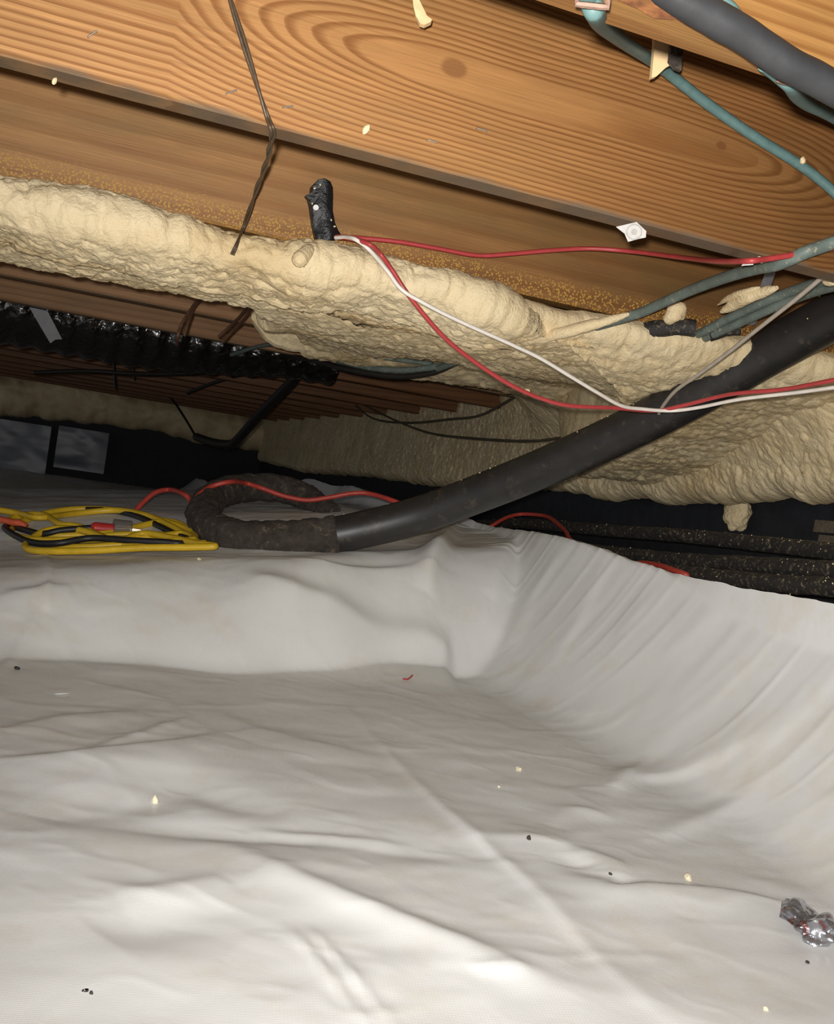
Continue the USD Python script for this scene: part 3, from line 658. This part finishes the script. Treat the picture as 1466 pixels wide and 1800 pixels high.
red1 = ys_path([(590, 416, 1.185), (612, 417, 1.183), (640, 419, 1.183), (700, 425, 1.18), (770, 437, 1.178), (840, 449, 1.175), (900, 446, 1.17), (970, 440, 1.165), (1040, 437, 1.155), (1120, 443, 1.12), (1200, 453, 1.02), (1260, 459, .88), (1310, 459, .80), (1350, 455, .795), (1400, 447, .795), (1466, 436, .795), (1520, 425, .795)])
wire('red_wire', red1, .0028, M_RED, 'red wire running right along the second joist from the black tape', 'wire')
red2 = [pl(590, 417, 1, 1.172), pl(620, 420, 1, 1.14), pl(650, 430, 1, 1.12)] + d_path([(668, 446, 1.160), (690, 476, 1.160), (722, 524, 1.165), (780, 592, 1.19), (840, 640, 1.22), (900, 678, 1.245), (950, 700, 1.264), (1000, 713, 1.276), (1080, 717, 1.311), (1150, 722, 1.338), (1200, 713, 1.320), (1260, 698, 1.285), (1300, 691, 1.250), (1380, 684, 1.197), (1466, 668, 1.126), (1530, 655, 1.091)])
wire('red_wire', red2, .0027, M_RED, 'red wire sagging from the black tape down across the big black pipe', 'wire')
wht = [pl(590, 418, 1, 1.168), pl(608, 417, 1, 1.15), pl(625, 421, 1, 1.13)] + d_path([(650, 440, 1.155), (680, 475, 1.150), (705, 508, 1.152), (740, 530, 1.16), (800, 561, 1.18), (900, 606, 1.215), (950, 630, 1.238), (1000, 660, 1.258), (1050, 690, 1.285), (1092, 713, 1.311), (1130, 719, 1.329), (1180, 722, 1.333), (1230, 716, 1.311), (1300, 702, 1.258), (1400, 690, 1.188), (1466, 681, 1.135), (1530, 672, 1.100)])
wire('white_wire', wht, .0024, M_WHITEW, 'white wire sagging beside the red one from the black tape across the pipe', 'wire')
wh2 = d_path([(1540, 410, 0.918), (1466, 470, 1.008), (1400, 525, 1.098), (1330, 580, 1.197), (1280, 620, 1.269), (1230, 657, 1.341), (1190, 685, 1.404), (1168, 710, 1.458), (1156, 730, 1.494), (1140, 745, 1.539), (1120, 757, 1.584), (1098, 766, 1.656), (1070, 772, 1.755)])
wire('white_wire', wh2, .0026, M_GREYW, 'greyish white wire from the right edge hugging the big black pipe', 'wire')
obj('wire_stub', cat(tube(cr([pl(560, 424, 1, 1.18), pl(552, 432, 1, 1.165), pl(545, 440, 1, 1.15)], 8), .0018, 8)), M_REDBROWN, smooth=60, label='short red wire stub running from the tape into the foam', cat='wire')
cn = cr([pl(551, 431, 1, 1.16), pl(540, 442, 1, 1.145), pl(528, 454, 1, 1.135), pl(518, 462, 1, 1.14)], 10)
t0, aa, bb = frames(cn)
obj('foam_cone', tube(cn, np.interp(np.linspace(0, 1, len(cn)), [0, .3, .75, 1], [.002, .007, .0095, .005]) * (1 + .05 * np.sin(np.linspace(0, 60, len(cn)))), 16, wob=.2), M_FOAM, smooth=60, label='small foam covered wire connector below the black tape', cat='connector')

# blue-green cables
c1p = [pl(1000, -60, 2, .5525), pl(1022, -20, 2, .5525), pl(1038, 4, 2, .5525), pl(1046, 22, 2, .5515)] + ys_path([(1062, 46, .57), (1100, 76, .69), (1160, 117, .775), (1240, 180, .795), (1320, 236, .798), (1400, 286, .798), (1440, 315, .797), (1466, 338, .795), (1520, 390, .79)])
wire('electrical_cable', c1p, np.interp(np.linspace(0, 1, 121), [0, .3, .5, 1], [.0055, .0055, .0048, .0044]), M_TEAL, 'blue-green cable stapled to the nearest joist and crossing the grained joist to the right edge', 'cable', sides=12)
c2 = d_path([(1540, 395, .90), (1466, 426, .935), (1420, 442, .935), (1388, 456, .948), (1362, 466, .966), (1330, 472, 1.01), (1280, 486, 1.08), (1220, 508, 1.17), (1170, 530, 1.225), (1130, 548, 1.265), (1100, 558, 1.285), (1060, 570, 1.315), (1020, 582, 1.36), (960, 596, 1.46), (900, 607, 1.60), (860, 618, 1.72), (815, 632, 1.86), (770, 648, 1.95)])
wire('electrical_cable', c2, .0062, M_TEAL2, 'grey-green cable passing under the grained joist and into the foam', 'cable', sides=12)
c3 = d_path([(1540, 470, 1.05), (1466, 488, 1.12), (1400, 509, 1.2), (1340, 532, 1.25), (1280, 560, 1.31), (1232, 585, 1.36), (1190, 602, 1.44), (1160, 612, 1.56)])
wire('electrical_cable', c3, .006, M_TEAL2, 'upper of two foam-dusted green cables above the big pipe', 'cable', sides=10)
c4 = d_path([(1540, 492, 1.05), (1466, 503, 1.13), (1410, 520, 1.2), (1350, 545, 1.25), (1290, 572, 1.31), (1246, 591, 1.36), (1205, 608, 1.45), (1175, 618, 1.58)])
wire('electrical_cable', c4, .006, M_TEAL2, 'lower of two foam-dusted green cables above the big pipe', 'cable', sides=10)
c5p = [pl(1345, 112, 2, .553), pl(1370, 132, 2, .553), pl(1390, 150, 2, .553)] + ys_path([(1402, 168, .53), (1420, 182, .57), (1445, 194, .60), (1466, 205, .62), (1520, 235, .66)])
wire('electrical_cable', c5p, .0045, M_TEAL, 'short grey-blue cable end curving down under the nearest joist at the right edge', 'cable', sides=12)
c6 = ys_path([(1240, -30, .464), (1262, 0, .464), (1282, 16, .464), (1300, 38, .464), (1330, 62, .468), (1350, 80, .470)])
wire('electrical_cable', c6, .004, M_TEAL, 'green cable tucked above the dark tubing at the top right', 'cable', sides=12)
# cable bundle running back under the third joist
b1 = d_path([(1085, 562, 1.45), (1040, 572, 1.57), (960, 590, 1.72), (880, 607, 1.86), (820, 628, 1.92), (780, 642, 1.95), (720, 650, 2.0), (660, 648, 2.06), (600, 636, 2.15), (545, 628, 2.3)])
wire('electrical_cable', b1, .0065, M_TEAL2, 'green cable emerging from the foam and sagging back into the dark', 'cable', wob=.2)
b2 = d_path([(1060, 580, 1.55), (960, 598, 1.72), (880, 613, 1.86), (815, 632, 1.93), (760, 655, 1.97), (700, 662, 2.02), (640, 655, 2.08), (590, 644, 2.15), (545, 632, 2.3), (480, 622, 2.6)])
wire('electrical_cable', b2, .006, M_DARKWIRE, 'black cable lying beside the sagging green cable under the foam', 'cable')
b3 = d_path([(760, 640, 1.97), (700, 632, 2.0), (620, 622, 2.04), (540, 612, 2.15), (470, 606, 2.3), (400, 625, 2.5), (330, 640, 2.7)])
wire('electrical_cable', b3, .005, M_TEAL2, 'foam-speckled cable along the foot of the shaded foam', 'cable', wob=.2)
# dusty wires across the foam wall
w1 = [pl(552, 640, 0, 0.980), pl(570, 660, 0, 1.030), pl(600, 690, 0, 1.060), pl(640, 712, 0, 1.060), pl(700, 741, 0, 1.060), pl(760, 762, 0, 1.060), pl(850, 772, 0, 1.060), pl(940, 775, 0, 1.060), pl(1010, 765, 0, 1.060)]
wire('thin_wire', w1, .0035, M_DUSTWIRE, 'lower dusty wire drooping along the shaded foam wall to the big pipe', 'wire', wob=.3)
w2 = [pl(610, 690, 0, 1.060), pl(628, 715, 0, 1.060), pl(660, 737, 0, 1.060), pl(720, 743, 0, 1.060), pl(790, 737, 0, 1.060), pl(840, 731, 0, 1.060), pl(880, 712, 0, 1.060), pl(930, 682, 0, 1.060)]
wire('thin_wire', w2, .0035, M_DUSTWIRE, 'upper dusty wire on the shaded foam wall, curving up to the right', 'wire', wob=.3)
gs = d_path([(1354, 478, 1.22), (1347, 500, 1.25), (1335, 528, 1.29), (1326, 555, 1.33), (1320, 570, 1.36)])
obj('hanger_strap', tube(cr(gs, 6), .006, 6, .25), M_GREYTAPE, smooth=40, label='grey strap hanging behind the green cables above the big pipe', cat='strap')
# short dark tubes half sunk in the foam
for lab, a, b, xx in (('dark tube bit half sunk in the foam, left one', (1132, 582), (1222, 577), 1.09), ('dark tube bit half sunk in the foam, right one under the cables', (1245, 586), (1302, 574), 1.06)):
    p0, p1 = P(*a, 1.355), P(*b, 1.345)
    obj('dark_tube', tube(cr([p0, (p0 + p1) / 2 + [0, 0, .003], p1], 10), .011, 14, wob=.3), M_INS, smooth=60, label=lab, cat='pipe')
# foam lumps on the cables
for i, (lab, row, r_) in enumerate((('foam lump worm clinging to the green cable pair', [(1268, 548, 1.28), (1290, 535, 1.255), (1315, 523, 1.225), (1340, 514, 1.205), (1366, 506, 1.18)], .008),
                       ('thin foam crust on the upper green cable', [(1262, 536, 1.30), (1285, 522, 1.25), (1310, 513, 1.22), (1335, 505, 1.2)], .004),
                       ('foam lump sitting above the dark tube bits', [(1172, 566, 1.32), (1182, 554, 1.31), (1192, 545, 1.31), (1200, 560, 1.32)], .012),
                       ('foam crust over the end of the grey-green cable where it runs into the foam', [(1105, 552, 1.275), (1060, 566, 1.275), (1010, 580, 1.285), (960, 591, 1.315), (900, 604, 1.40), (850, 620, 1.52)], .0075), ('foam lump on the cables at the right edge', [(1452, 492, 1.08), (1466, 486, 1.06), (1480, 480, 1.05)], .009))):
    c = cr(d_path(row), 12)
    obj('foam_lump', tube(c, r_ * np.sqrt(np.clip(np.sin(np.linspace(.08, np.pi - .08, len(c))), 0, 1)), 16, wob=.35, seed=i), M_FOAM, smooth=60, label=lab, cat='foam')

# dark tubing clipped to the nearest joist
dt = ys_path([(1140, -40, .462), (1200, 0, .462), (1250, 28, .462), (1297, 55, .462), (1340, 83, .462), (1384, 112, .462), (1426, 134, .462), (1466, 156, .462), (1540, 196, .462)])
wire('plastic_tubing', dt, .0085, M_GREYPIPE, 'dark grey tubing along the nearest joist in the top right corner', 'pipe', sides=18, wob=.06)
def ustaple(name, c, ux, uz, w, h, r_, m, label, group=None):
    c, ux, uz = np.array(c), np.array(ux, float), np.array(uz, float)
    ux /= np.linalg.norm(ux); uz /= np.linalg.norm(uz)
    p = [c - ux * w / 2 + uz * h, c - ux * w / 2, c + ux * w / 2, c + ux * w / 2 + uz * h]
    q = []
    for i in range(3): q += list(np.linspace(p[i], p[i + 1], 6)[: -1 if i < 2 else None])
    return obj(name, tube(np.array(q), r_, 6), m, smooth=40, label=label, cat='staple', group=group)
ustaple('cable_staple', pl(1041, 10, 2, .545), RT * .9 + UP * -.1, (0, 0.2, 1), .015, .014, .0016, M_RUST, 'rusty cable staple over the blue-green cable at the top')
ustaple('cable_staple', pl(1385, 146, 2, .547), RT * .9 - UP * .2, (0, .2, 1), .011, .012, .0014, M_RUST, 'rusty cable staple holding the short grey-blue cable on the right')
# rusty plate on the underside of the nearest joist
rp = [pl(x, y, 2, ZJ - .0012) for x, y in ((1062, -14), (1120, 12), (1150, 30), (1190, 32), (1225, 52), (1252, 50), (1236, 30), (1200, 8), (1160, -20))]
obj('rusty_plate', poly_plate(rp, (0, 0, 1), .0016), M_RUSTSTAIN, label='rust-orange metal plate on the underside of the nearest joist', cat='metal plate')
# splinters and shims
sh = [(1158, 20), (1150, 66), (1148, 100), (1144, 138), (1152, 136), (1168, 121), (1184, 112), (1190, 84), (1200, 20)]
obj('wood_shim', poly_plate([pl(x, y, 1, .735) for x, y in sh], (.15, 1, 0), .005, 1), M_SHIM, label='pale split wood shim sticking down in front of the grained joist', cat='wood piece')
gp = [(1182, 30), (1178, 84), (1176, 108), (1186, 122), (1195, 126), (1197, 100), (1200, 80), (1202, 30)]
me = poly_plate([pl(x, y, 1, .725) for x, y in gp], (.1, 1, 0), .004, 3); me.vertices += (fbm(me.vertices * 120, 3, 3)[:, None] - .5) * [.003, .008, .003]
obj('grey_scrap', me, M_INS2, smooth=40, label='crumpled grey scrap beside the pale wood shim', cat='scrap')
spx = [(722, -30), (727, 12), (731, 30), (738, 44), (746, 48), (757, 44), (759, 40), (750, 32), (744, 18), (736, 0), (734, -30)]
me = poly_plate([pl(x, y, 1, .765) for x, y in spx], (.3, 1, 0), .006, 2); me.vertices += (fbm(me.vertices * 90, 2, 3)[:, None] - .5) * [.002, .004, .002]
obj('wood_splinter', me, M_SHIM, smooth=30, label='pale wood splinter hanging from above at the top middle', cat='wood piece')
# staples left in the grained joist
for lab, (xa, ya), (xb, yb) in (('bent staple on the far left of the grained joist', (155, 64), (170, 54)), ('staple in the grained joist left of the twisted wire', (398, 164), (416, 158)), ('staple in the grained joist right of the twisted wire', (498, 188), (515, 186)),
                               ('shiny staple in the grained joist above its middle', (839, 225), (857, 230)), ('staple with foam bit near the bottom middle of the grained joist', (752, 246), (768, 250))):
    a, b = pl(xa, ya, 1, .8055), pl(xb, yb, 1, .8055)
    ustaple('staple', (a + b) / 2, b - a, (0, 1, 0), np.linalg.norm(b - a), .006, .0006, M_STEEL, lab)
for i, (lab, x, y, r_) in enumerate((('foam crumb stuck on the grained joist right of the twisted wire', 643, 228, .0035), ('tiny foam crumb on the bottom edge of the grained joist at left', 96, 142, .0022), ('foam crumb on the blue-green cable near the right edge', 1411, 283, .003), ('small foam crumb on the sagging red wire', 925, 689, .0045), ('small foam crumb on the greyish white wire over the pipe', 1231, 656, .0035))):
    p_ = pl(x, y, 1, .806 if i == 0 else .81 if i == 1 else .79) if i < 3 else P(x, y, 1.405 if i == 3 else 1.485)
    obj('foam_crumb', crumb(p_, r_, 60 + i), M_FOAM, label=lab, cat='crumb')

# paper tags
def paper(name, px_, yy, label, ring=None, bend=.0015):
    t_ = empty(name, pl(*px_[0], 1, yy), label, 'paper tag')
    cx_, cy_ = np.mean(px_, axis=0); c0 = pl(cx_, cy_, 1, yy)
    nrm_ = ray(cx_, cy_) + np.array([.15, .1, .35]); nrm_ /= np.linalg.norm(nrm_)
    at = lambda x, y: EYE + ray(x, y) * (((c0 - EYE) @ nrm_) / (ray(x, y) @ nrm_))
    me = poly_plate([at(x, y) for x, y in px_], nrm_, .0008, 3)
    d = me.vertices - me.vertices.mean(0); me.vertices += np.outer(bend * np.sin(d[:, 0] * 150), nrm_)
    obj('paper', me, M_PAPER, t_, smooth=30)
    if ring:
        for ri, ro in ((0, .0024), (.0058, .0068)):
            from shapely.geometry import Point
            g_ = Point(0, 0).buffer(ro)
            if ri: g_ = g_.difference(Point(0, 0).buffer(ri))
            e = trimesh.creation.extrude_polygon(g_, .0006, engine='earcut')
            e.apply_transform(trimesh.geometry.align_vectors([0, 0, 1], nrm_)); 
            e.apply_translation(at(*ring) - nrm_ * .0022)
            obj('printed_ring', e, M_PRINT, t_)
paper('paper_tag', [(1083, 398), (1100, 394), (1119, 390), (1128, 399), (1136, 407), (1135, 418), (1120, 421), (1104, 425), (1098, 410)], .79, 'white square paper tag with a printed ring under the grained joist', (1115, 407))
paper('paper_tag', [(1303, 467), (1311, 457), (1325, 456), (1324, 466)], .80, 'small white paper scrap beside the red wire, left one')
paper('paper_tag', [(1326, 455), (1334, 450), (1356, 455), (1338, 463)], .80, 'small white paper scrap beside the red wire, right one')

# ------------------------------------------------------------------ foil duct in the third bay
dux = np.arange(-1.2, .62, .008); dth = np.linspace(0, 2 * np.pi, 60)
DX, DT = np.meshgrid(dux, dth, indexing='ij')
cr_ = .5 * (fbm(np.stack([DX * 14, np.cos(DT) * 3, np.sin(DT) * 3], -1), 3, 101) - .5)
shrink = 1 - .45 * sst(.1, .6, DX)
ra, rb = .155 * shrink, (.095 + .0 * DX) * shrink
rr_ = 1 + .10 * cr_ + .04 * np.sin(DX * 2 * np.pi / .05)
DV = np.stack([DX, 2.62 + ra * rr_ * np.cos(DT), .575 + rb * rr_ * np.sin(DT)], -1)
du = empty('foil_duct', (0, 2.62, .57), 'shiny crinkled foil flex duct between the dark joists at left', 'duct')
obj('foil_jacket', grid(DV, True), M_FOIL, du, smooth=True)
tb = [pl(x, y, 1, 2.455) for x, y in ((52, 538), (84, 545), (97, 572), (109, 597), (97, 598), (88, 605), (70, 572))]
tpb = poly_plate(tb, (0, 1, .3), .003, 2)
obj('duct_tape', tpb, M_GREYTAPE, du, label='strip of grey duct tape')

# brown wires looped over the third joist, and black straps and pipes in the dark
for lab, rows in (('brown wire loop hanging left of the shaded foam', [(372, 508, 1.75), (352, 522, 1.8), (338, 540, 1.86), (320, 568, 1.9), (312, 592, 1.9), (311, 606, 1.95)]),
                  ('brown wire hanging beside the left wire loop', [(380, 512, 1.75), (362, 520, 1.8), (345, 535, 1.85), (333, 560, 1.9), (324, 590, 1.92)]),
                  ('brown wire curling under the foam edge', [(355, 522, 1.8), (372, 530, 1.8), (392, 528, 1.78), (412, 515, 1.72)]),
                  ('brown wire slanting down beside the shaded foam, left one', [(438, 535, 1.72), (422, 556, 1.84), (404, 574, 1.92), (384, 592, 1.95)]),
                  ('brown wire slanting down beside the shaded foam, right one', [(446, 538, 1.72), (430, 560, 1.84), (410, 580, 1.92), (392, 600, 1.95)]),
                  ('brown wire sagging across the dark joists behind the duct', [(311, 606, 2.6), (292, 622, 2.9), (305, 636, 2.9), (345, 630, 2.9), (400, 616, 2.9), (450, 622, 2.9)])):
    wire('hanging_wire', ys_path(rows), .0028, M_REDBROWN, lab, 'wire')
for lab, x, a, b, w_ in (('black hanger strap in front of the far foam, wider one', 200, 640, 683, .013), ('black hanger strap in front of the far foam, narrower one', 234, 643, 668, .009)):
    p0, p1 = pl(x, a - 5, 1, 3.62), pl(x + 2, b, 1, 3.62)
    obj('hanger_strap', tube(np.linspace(p0, p1, 6), w_, 8, .35), M_DARKWIRE, smooth=40, label=lab, cat='strap')
bp_ = d_path([(548, 622, 2.9), (540, 640, 3.0), (510, 675, 3.2), (460, 725, 3.5), (420, 770, 3.75), (405, 781, 3.85), (375, 778, 4.1), (345, 768, 4.4)])
wire('black_pipe', bp_, .017, M_DARKWIRE, 'thin black pipe slanting down in the dark behind the foam to the far wall', 'pipe', sides=12)
for lab, rows in (('black cable sagging in the dark behind the duct', [(60, 655, 3.2), (150, 652, 3.2), (250, 657, 3.2), (350, 655, 3.1), (420, 648, 3.0), (500, 640, 2.95), (545, 632, 2.9)]),
                  ('black cable curving down over the far foam', [(285, 684, 5.6), (305, 705, 5.8), (325, 735, 6.0), (343, 765, 6.2)]),
                  ('thin black cable running between the far joists', [(330, 690, 4.0), (370, 675, 3.8), (420, 660, 3.5), (470, 655, 3.2)])):
    wire('dark_cable', d_path(rows), .0065, M_DARKWIRE, lab, 'cable')

# ------------------------------------------------------------------ cords on the ground
def on_T(rows, r):
    """picture points at a given depth, never below the sheet"""
    out = []
    for x, y, *d in rows:
        p = P(x, y, d[0]) if d else hitT(x, y, r)
        p[2] = max(p[2], float(TZ(p[0], p[1])) + r * .9)
        out.append(p)
    return out
def cord_on(px_, r): return on_T([(x, y) for x, y in px_], r)
def ground_cord(name, rows, r, m, label, catg='cord'):
    c = cr(on_T(rows, r), 10)
    g_ = TZ(c[:, 0], c[:, 1]) + r * .9
    c[:, 2] = np.maximum(c[:, 2], g_)
    return obj(name, tube(c, r, 10), m, smooth=60, label=label, cat=catg)
yel = [(-40, 890, 1.871), (30, 902, 1.855), (70, 910, 1.806), (130, 903, 1.887), (200, 897, 1.921), (250, 904, 1.887), (290, 920, 1.838), (330, 942, 1.773), (343, 950, 1.740), (335, 932, 1.806), (290, 926, 1.855), (200, 935, 1.773), (150, 940, 1.740), (85, 941, 1.724), (40, 930, 1.773), (12, 920, 1.806),
       (30, 908, 1.855), (75, 905, 1.838), (105, 921, 1.773), (140, 926, 1.757), (180, 944, 1.707), (205, 953, 1.683), (250, 938, 1.724), (300, 945, 1.699), (345, 955, 1.658), (378, 960, 1.629), (340, 962, 1.625), (250, 963, 1.625), (160, 968, 1.621), (90, 969, 1.625), (52, 966, 1.642), (46, 956, 1.674), (75, 935, 1.724), (110, 929, 1.740), (150, 934, 1.724), (195, 950, 1.691),
       (240, 960, 1.667), (300, 952, 1.683), (340, 948, 1.707), (320, 938, 1.757), (260, 945, 1.724), (170, 948, 1.691), (100, 950, 1.674), (55, 948, 1.691), (20, 938, 1.740),
       (28, 925, 1.80), (70, 912, 1.88), (140, 905, 1.94), (215, 908, 1.93), (285, 922, 1.86), (335, 938, 1.80), (338, 946, 1.75), (280, 940, 1.76), (200, 941, 1.74), (130, 951, 1.70), (92, 957, 1.685), (140, 962, 1.66), (230, 957, 1.68), (310, 955, 1.70), (362, 955, 1.70)]
ground_cord('extension_cord', yel, .0058, M_YELLOW, 'yellow extension cord in a loose coil on the liner at left')
blk = [(150, 903, 1.937), (195, 900, 1.937), (240, 908, 1.887), (280, 925, 1.822), (310, 940, 1.764), (330, 948, 1.724), (320, 955, 1.674), (290, 953, 1.667), (230, 950, 1.667), (160, 946, 1.674), (100, 955, 1.650), (50, 952, 1.674), (10, 930, 1.757), (20, 925, 1.789), (70, 938, 1.724), (110, 932, 1.724), (160, 928, 1.740)]
ground_cord('extension_cord', blk, .0055, M_BLACKC, 'black cord tangled into the yellow coil at left')
ground_cord('extension_cord', [(-60, 900, 1.796), (0, 913, 1.780), (22, 918, 1.772), (36, 920, 1.772), (46, 927, 1.772)], .006, M_ORANGE, 'orange-red cord end at the left edge beside the yellow coil')
ct = cr([P(8, 898, 2.3), P(60, 908, 2.24), P(110, 905, 2.26)], 8)
# lit clear plug with red core
pc = P(182, 931, 1.77); pc[2] = max(pc[2], float(TZ(pc[0], pc[1])) + .016)
pg = empty('cord_plug', pc, 'clear cord plug with a red core lying in the yellow coil', 'plug')
cap = trimesh.creation.capsule(height=.026, radius=.010, count=[14, 14]); cap.apply_transform(trimesh.transformations.rotation_matrix(math.pi / 2, [0, 1, .1])); cap.vertices += pc - cap.vertices.mean(0)
obj('red_core', cap, M_REDPLUG, pg, smooth=50)
cs = trimesh.creation.cylinder(radius=.0155, height=.03, sections=24); cs.apply_transform(trimesh.transformations.rotation_matrix(math.pi / 2, [0, 1, .1])); cs.vertices += pc + [.03, .0, .004]
obj('clear_shell', cs, M_CLEAR, pg, smooth=50)
for q in (-1, 1):
    obj('prong', box(pc + [.044, q * .006 - .001, 0], pc + [.062, q * .006 + .001, .006]), M_STEEL, pg)
# red cord
ground_cord('extension_cord', [(238, 900, 1.939), (255, 880, 1.955), (275, 865, 1.971), (300, 861, 1.987), (322, 868, 1.915), (334, 880, 1.899), (337, 900, 1.868), (336, 910, 1.844), (340, 885, 1.883), (352, 868, 1.899), (372, 855, 1.930), (405, 847, 1.947), (430, 849, 2.021), (460, 858, 2.021), (500, 872, 2.021), (540, 879, 2.021), (580, 874, 2.021), (620, 867, 2.021), (650, 868, 2.021), (685, 878, 1.987), (720, 892, 1.971)], .0048, M_REDCORD, 'red cord arching over the pipe loop behind the yellow coil')
wire('extension_cord', [pl(845, 935, 0, .90), pl(865, 924, 0, .92), pl(890, 910, 0, .96), pl(915, 904, 0, 1.0), pl(945, 905, 0, 1.02), pl(966, 910, 0, 1.02), pl(985, 925, 0, 1.0), pl(995, 935, 0, .985), pl(1002, 948, 0, .965), pl(1020, 965, 0, .95)], .0045, M_REDCORD, 'red cord looping over the black pipes beside the berm top', 'cord')
wire('extension_cord', [pl(1085, 1005, 0, .895), pl(1104, 995, 0, .90), pl(1130, 990, 0, .91), pl(1158, 994, 0, .905), pl(1180, 1001, 0, .90), pl(1205, 1010, 0, .905), pl(1225, 1022, 0, .93)], .0045, M_REDCORD, 'red cord bit lying on the lowest black pipe behind the liner edge', 'cord')

# ------------------------------------------------------------------ litter on the liner
def foil_lobe(c, size, seed, rot):
    s_ = trimesh.creation.icosphere(4, 1.0); v_ = s_.vertices.copy(); g_ = np.random.default_rng(seed)
    pr = 0
    for _ in range(46):
        n_ = g_.normal(size=3); n_ /= np.linalg.norm(n_); d_ = g_.uniform(.55, .9)
        o_ = np.clip(v_ @ n_ - d_, 0, None); v_ -= np.outer(o_ * 1.0, n_)
    v_ += (np.abs(fbm(v_ * 1.6, 2, seed) - .5)[:, None] * .9 - .12) * v_
    v_ = v_ * size
    ca, sa = math.cos(rot), math.sin(rot)
    v_[:, :2] = v_[:, :2] @ np.array([[ca, sa], [-sa, ca]])
    return trimesh.Trimesh(v_ + c, s_.faces, process=False)
fa, fb_ = hitT(1398, 1622), hitT(1436, 1652)
fw_ = empty('foil_wrapper', fa, 'crumpled silver foil wrapper lying on the white liner at lower right', 'wrapper')
obj('foil_fold', foil_lobe(fa + [0, 0, .008], np.array([.020, .030, .015]), 11, -.5), M_WRAP, fw_)
obj('foil_fold', foil_lobe(fb_ + [0, 0, .008], np.array([.025, .021, .016]), 12, .3), M_WRAP, fw_)
lit = [('tan foam crumb on the liner at lower left', 272, 1411, .0034, M_CRUMB, 'crumb'), ('tan foam crumb on the liner right of centre', 911, 1354, .0034, M_CRUMB, 'crumb'), ('pale foam crumb on the liner left of the foil wrapper', 1209, 1546, .0036, M_CRUMB, 'crumb'),
       ('dark brown crumb on the liner below centre', 929, 1476, .0026, M_INS2, 'crumb'), ('black speck on the liner at the far left', 30, 1177, .0030, M_BLACKC, 'crumb'), ('dark shiny speck at the bottom left of the liner', 150, 1744, .0016, M_FOIL, 'crumb'),
       ('second dark speck beside the shiny one at the bottom left', 160, 1748, .0012, M_INS2, 'crumb'), ('tiny pale crumb on the liner below the berm', 877, 1384, .0016, M_CRUMB, 'crumb'), ('tiny dark speck on the liner at the right of centre', 1073, 1538, .0016, M_INS2, 'crumb'),
       ('tiny dark speck below the foil wrapper', 1419, 1694, .0016, M_INS2, 'crumb'), ('pale foam crumb near the bottom right corner', 1346, 1776, .0016, M_CRUMB, 'crumb'), ('pale crumb on the liner in front of the yellow coil', 350, 984, .0028, M_CRUMB, 'crumb')]
for i, (lab, x, y, r_, m_, ct_) in enumerate(lit):
    p_ = hitT(x, y); p_[2] += r_ * .5
    obj('crumb', crumb(p_, r_, 500 + i), m_, label=lab, cat=ct_)
a, b = hitT(96, 1220, .002), hitT(123, 1218, .002)
obj('plastic_sliver', tube(np.linspace(a, b, 8), np.array([.0005, .0018, .0024, .0026, .0024, .002, .0014, .0004]), 8, .4), M_WHITE, smooth=40, label='thin white plastic sliver on the liner at left', cat='scrap')
a = [hitT(x, y, .002) for x, y in ((708, 1193), (716, 1194), (722, 1190), (725, 1187))]
obj('red_scrap', tube(cr(a, 5), .0013, 7), M_RED, smooth=40, label='tiny red wire scrap at the foot of the mound', cat='scrap')
